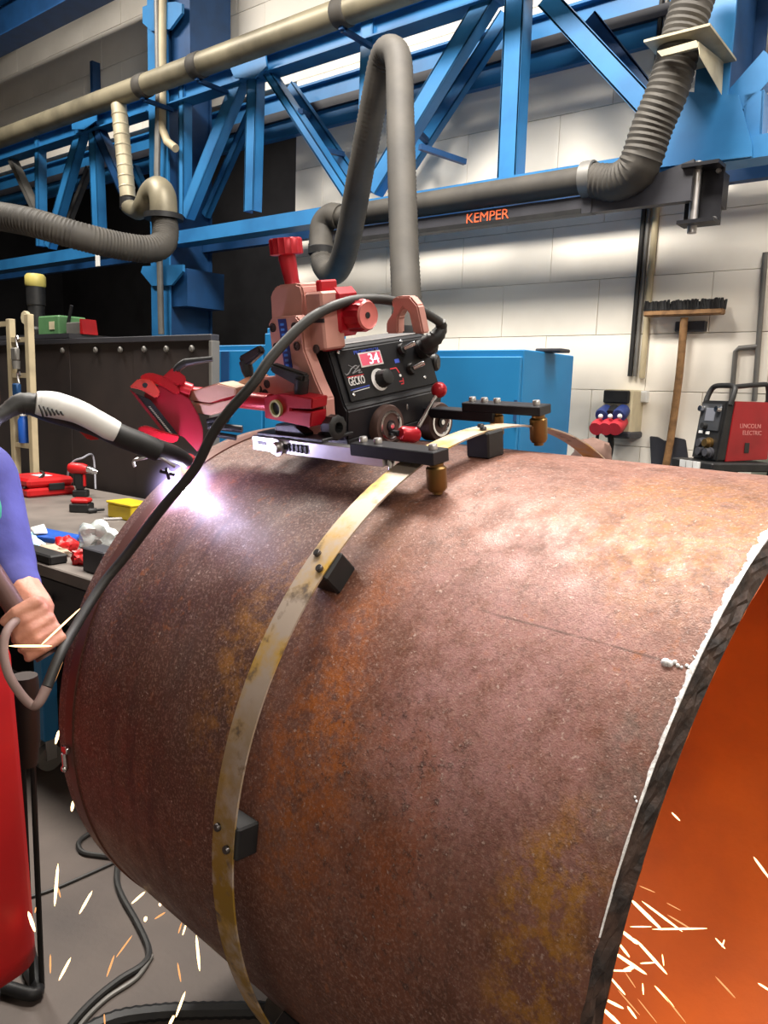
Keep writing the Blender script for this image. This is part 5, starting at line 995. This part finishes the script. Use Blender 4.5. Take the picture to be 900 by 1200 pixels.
# relaxed right hand
pw_ = (V((0, 0, -1)) * 0.9 + ff * 0.4).normalized(); bd.caps(RW, RW + pw_ * 0.06, 0.026, 0.03)
for k in range(4): b0_ = RW + pw_ * 0.075 + ff * (0.028 - 0.018 * k); b1_ = b0_ + pw_ * 0.038 - er * -0.008; bd.caps(b0_ - pw_ * 0.02, b1_, 0.0095, 0.0085); bd.caps(b1_, b1_ + pw_ * (0.03 - 0.004 * abs(k - 1)) + er * 0.02, 0.0085, 0.007)
b0_ = RW + pw_ * 0.03 + ff * 0.03; bd.caps(b0_, b0_ + ff * 0.025 + pw_ * 0.03, 0.011, 0.01); bd.caps(b0_ + ff * 0.025 + pw_ * 0.03, b0_ + ff * 0.03 + pw_ * 0.055 + er * 0.012, 0.01, 0.008)
remesh(bd, 'body', SKIN, 0.0038, pe, 3)
st = MB(); st.caps(B(0, 0, 0.84), B(0.03, 0.01, 1.12), 0.145, 0.16, 14); st.caps(B(-0.11, 0, 1.265), B(0.17, 0, 1.265), 0.084, 0.084); st.caps(B(0, 0, 1.0), B(-0.08, 0, 1.22), 0.135, 0.115); st.caps(B(0, 0, 1.0), B(0.1, 0, 1.22), 0.135, 0.115)
st.caps(B(0.05, 0, 1.28), B(0.09, 0.015, 1.335), 0.075, 0.068)
cuff = EL.lerp(WR, 0.45); st.caps(SH, EL, 0.075, 0.06); st.caps(EL, cuff, 0.058, 0.042); st.caps(RS, RE, 0.073, 0.058); st.caps(RE, RE.lerp(RW, 0.75), 0.056, 0.04)
MB().sph(PD(-18, 600, 1.434), 0.03, 16, (1, 1, 1.6)).build('shoulder_patch', TEAL, pe)
for k in range(4): f_ = 0.2 + 0.2 * k; c_ = SH.lerp(EL, f_); st.caps(c_ - er * 0.05 - ff * 0.03, c_ + er * 0.045 + ff * 0.04 - up_ * 0.02, 0.02, 0.014)
remesh(st, 'shirt', SHIRT, 0.009, pe, 5)
tr = MB()
for s_ in (-1, 1): tr.caps(B(0.09 * s_, 0, 0.84), B(0.1 * s_, 0.02, 0.46), 0.1, 0.076); tr.caps(B(0.1 * s_, 0.02, 0.46), B(0.1 * s_, -0.02, 0.13), 0.075, 0.066)
remesh(tr, 'trousers', TROUSER, 0.01, pe, 4)
for s_ in (-1, 1): bo = MB(); bo.caps(B(0.1 * s_, -0.02, 0.06), B(0.1 * s_, -0.02, 0.16), 0.056, 0.054); bo.caps(B(0.1 * s_, -0.03, 0.05), B(0.11 * s_, 0.15, 0.045), 0.05, 0.043); bo.v = [V((v.x, v.y, max(v.z, 0.002))) for v in bo.v]; remesh(bo, 'boot', BLACKM, 0.008, pe, 3)
MB().sph(HD + up_ * 0.036 - fd * 0.016, 0.092, 20, (1, 1, 1.08)).build('hair', HAIR, pe)
for s_ in (-1, 1): MB().sph(HD + hs_ * s_ * 0.031 + fd * 0.082 + up_ * 0.022, 0.0105, 10).build('eye', BLACKM, pe)
MB().tube([B(0.0, -0.085, 1.30), B(0.085, -0.05, 1.345), B(0.13, 0.06, 1.33), B(0.07, 0.1, 1.27), B(-0.01, 0.07, 1.30), B(-0.03, -0.03, 1.33), B(0.0, -0.085, 1.30)], 0.026, 10, 4).build('collar', TEAL, pe)
vs = []; fs = []; NA, NZ = 36, 26                # leather apron, wrapped round the front of the body
for j in range(NZ + 1):
    f_ = j / NZ; z = 1.2 - 0.93 * f_; bib = min(1, max(0, (f_ - 0.1) / 0.16)); half = 0.75 + (1.62 - 0.75) * bib * bib * (3 - 2 * bib); rad_r = 0.205 + 0.045 * f_ ** 1.2; rad_f = 0.185 + 0.05 * f_
    for i in range(NA + 1):
        a = -half + 2 * half * i / NA; wv = 1 + 0.035 * f_ * math.sin(a * 5 + 1) + 0.012 * math.sin(a * 11 + f_ * 4)
        vs.append(B(rad_r * math.sin(a) * wv + 0.02 * (1 - f_), rad_f * math.cos(a) * wv + 0.005, z + 0.012 * math.sin(a * 2)))
for j in range(NZ):
    for i in range(NA): k = j * (NA + 1) + i; fs.append((k, k + 1, k + NA + 2, k + NA + 1))
apo = MB().add(vs, fs, True).build('apron', APRON, pe); sm_ = apo.modifiers.new('thick', 'SOLIDIFY'); sm_.thickness = 0.005
MB().tube([B(-0.12, 0.19, 1.2), B(-0.05, 0.0, 1.36), B(0.06, -0.1, 1.35), B(0.14, 0.0, 1.36), B(0.15, 0.19, 1.2)], 0.012, 8, 5).build('apron_strap', APRON, pe)
rod = solo(MB().tube([RA - ra * 0.1, RB + ra * 0.035], rr_, 16, 1), 'brown_rod', RODM, 'brown rod with a blunt end gripped in the fist', 'rod')
# stand beside the person
ps = thing('prop_stand', 'dark prop stand with two thin rods behind the red apron', 'stand', PZ(30, 1120, 0))
s0, s1 = PD(28, 792, 1.78), PD(32, 905, 1.78); s1 = V((s0.x, s0.y, s1.z)); MB().lathe([(0, 0.03), (0.1, 0.032), (0.75, 0.03), (1, 0.022)], s0, s1, 14).build('sleeve', pm('dark_leather', rgb((48, 36, 32)), 0.6), ps)
for d_ in (-0.012, 0.012): MB().cyl(s1 + er * d_, V((s1.x, s1.y, 0.012)) + er * d_, 0.007, n=8).build('rod', BLACKM, ps)
MB().tube([V((s1.x, s1.y, 0.02)), PZ(24, 1075, 0.02), PZ(32, 1130, 0.02), PZ(44, 1157, 0.02), PZ(36, 1165, 0.02), PZ(0, 1156, 0.02), PZ(-60, 1150, 0.02)], 0.016, 10, 4).build('foot', BLACKM, ps)

# ------------------------------------------------------------------ cables on the floor
def fcable(pts, r, label, mat=RUBBER, name='floor_cable', ring=None): return solo(MB().tube([PZ(*p, r) for p in pts], r, 8, 6, True, ring), name, mat, label, 'cable')
fcable([(128, 985), (112, 975), (97, 982), (92, 990), (98, 999), (120, 1003), (150, 1006)], 0.008, 'short black cable loop on the floor close to the pipe')
fcable([(20, 1056), (60, 1043), (100, 1026), (140, 1008)], 0.005, 'very thin dark wire across the floor towards the pipe')
fcable([(140, 1000), (137, 1030), (144, 1052), (160, 1080), (174, 1112), (168, 1130), (140, 1148), (110, 1172), (84, 1200), (60, 1235)], 0.009, 'black cable winding down the floor in a long bend')
fcable([(178, 1120), (160, 1146), (125, 1170), (95, 1200), (75, 1235)], 0.006, 'thin grey cable running alongside the winding black cable', GREYP)
fcable([(90, 1215), (135, 1194), (190, 1186), (250, 1184), (345, 1184), (400, 1190)], 0.02, 'thick black corrugated hose on the floor below the pipe', BLACKM, 'corrugated_hose', (0.022, -0.12))

# ------------------------------------------------------------------ flying sparks: slivers of glowing metal
SPK = em('spark_glow', (1.0, 0.64, 0.3), 4.0); SPK2 = em('spark_glow_dim', (1.0, 0.45, 0.16), 1.15)
sm1 = MB().lathe([(0, 0.1), (0.15, 0.8), (0.6, 1.0), (0.92, 0.6), (1, 0.1)], (0, 0, 0), (0, 0, 1), 6).mesh('spark'); sm2 = sm1.copy(); sm1.materials.append(SPK); sm2.materials.append(SPK2)
def spark(p0, p1, r, grp, label, dim=False):
    z = (p1 - p0); ln_ = z.length; z = z.normalized(); x = z.orthogonal().normalized(); y = z.cross(x)
    o = inst('spark', sm2 if dim else sm1, axes(x * r * 0.72, y * r * 0.72, z * ln_, p0)); tag(o, label, 'spark', grp); return o
for (x0, y0, x1, y1, r, d) in ((68, 1012, 64, 1062, 2.6, 0), (68, 1040, 71, 1052, 1.2, 1), (108, 1044, 93, 1071, 2.4, 0), (42, 1063, 41, 1070, 1.2, 1), (33, 1068, 41, 1092, 3.0, 0), (170, 1045, 154, 1059, 2.2, 0), (171, 1074, 170, 1080, 3, 0), (194, 1069, 181, 1077, 1.6, 1), (187, 1058, 188, 1062, 2.2, 0),
      (213, 1081, 209, 1094, 1.4, 1), (218, 1083, 214, 1096, 1.6, 0), (230, 1096, 234, 1138, 2.4, 0), (155, 1096, 136, 1122, 1.6, 1), (134, 1119, 125, 1145, 1.8, 1), (59, 1118, 59, 1141, 1.5, 1), (83, 1122, 69, 1149, 2.4, 0), (208, 1128, 212, 1151, 1.5, 1), (217, 1162, 206, 1192, 2.4, 0), (204, 1190, 198, 1202, 3, 0), (122, 1188, 123, 1202, 1.3, 1), (86, 938, 84, 951, 2.6, 0), (69, 856, 65, 872, 2.6, 0)):
    y = random.uniform(1.55, 1.75); spark(PD(x0, y0, y), PD(x1, y1, y), r * y / 900, 'sparks falling over the floor', 'small glowing orange spark falling over the grey floor left of the pipe', d)
spark(PD(47, 757, 1.29), PD(94, 713, 1.29), 0.0024, None, 'long pale spark shooting up right from the fist')
spark(PD(10, 757, 1.29), PD(61, 757, 1.29), 0.003, None, 'flat glowing spark lying across the knuckles of the fist')
spark(PD(75, 771, 1.36), PD(60, 808, 1.36), 0.0016, None, 'thin spark dropping along the cable below the fist', True)
def inn(px, py, k):                         # a point part of the way to the inner wall of the pipe
    d = ray(px, py); w_ = d - PA * d.dot(PA); q = CP - P0; q = q - PA * q.dot(PA); a = w_.dot(w_); b_ = 2 * w_.dot(q); c = q.dot(q) - RI * RI; t = (-b_ + math.sqrt(max(b_ * b_ - 4 * a * c, 0))) / (2 * a); return t * k
for (x0, y0, x1, y1, r, d) in ((787, 952, 797, 962, 1.6, 0), (753, 998, 755, 1006, 1.6, 0), (883, 1004, 902, 1030, 2.2, 0), (738, 1053, 776, 1090, 3.2, 0), (752, 1056, 800, 1092, 2.0, 0), (738, 1086, 764, 1086, 1.2, 0), (764, 1089, 829, 1088, 1.8, 0), (782, 1072, 812, 1090, 1.3, 1), (749, 1038, 768, 1046, 1.0, 1), (781, 1058, 798, 1067, 0.9, 1),
      (727, 1090, 745, 1104, 3, 0), (745, 1101, 782, 1142, 2.6, 0), (724, 1104, 738, 1122, 2.2, 0), (719, 1116, 758, 1142, 3, 0), (730, 1138, 745, 1132, 3.4, 0), (712, 1137, 740, 1138, 1.6, 0), (750, 1129, 768, 1128, 1.5, 0), (713, 1143, 733, 1166, 1.9, 0), (753, 1152, 754, 1166, 1.4, 0), (767, 1155, 790, 1180, 1.8, 0), (777, 1165, 804, 1199, 1.2, 1), (707, 1170, 731, 1182, 2.4, 0), (704, 1180, 728, 1202, 3.2, 0), (735, 1179, 746, 1194, 2, 0), (838, 1099, 850, 1112, 1.5, 0), (849, 1101, 846, 1110, 1.2, 0), (838, 1144, 862, 1170, 1.5, 1), (888, 1152, 904, 1162, 1.8, 0), (747, 1170, 770, 1199, 0.9, 1), (733, 1140, 745, 1158, 0.9, 1), (776, 1118, 778, 1132, 1.2, 0), (724, 1160, 750, 1190, 1.0, 1), (740, 1100, 748, 1106, 3.4, 0)):
    k = random.uniform(0.7, 0.86); t = inn((x0 + x1) / 2, (y0 + y1) / 2, k); spark(PD(x0, y0, t), PD(x1, y1, t * 0.99), r * t / 900, 'sparks flying inside the pipe', 'glowing orange spark flying inside the open near end of the pipe', d)
# lamps of the hall and the added fill lamps (all out of the frame)
for i, (x, y, z, e_) in enumerate(LAMPS):
    lt = thing('hall_or_fill_lamp', 'long white hall lamp or added fill lamp hanging high over the shop', 'lamp', (x, y, z), 'hall lamps')
    MB().lohi((x - 0.85, y - 0.42, z), (x + 0.85, y + 0.42, z + 0.08), 0.01).build('housing', WHITEP, lt); MB().cyl((x - 0.5, y, z + 0.08), (x - 0.5, y, ZC), 0.01, n=6).build('hanger', GREYP, lt); MB().cyl((x + 0.5, y, z + 0.08), (x + 0.5, y, ZC), 0.01, n=6).build('hanger', GREYP, lt)
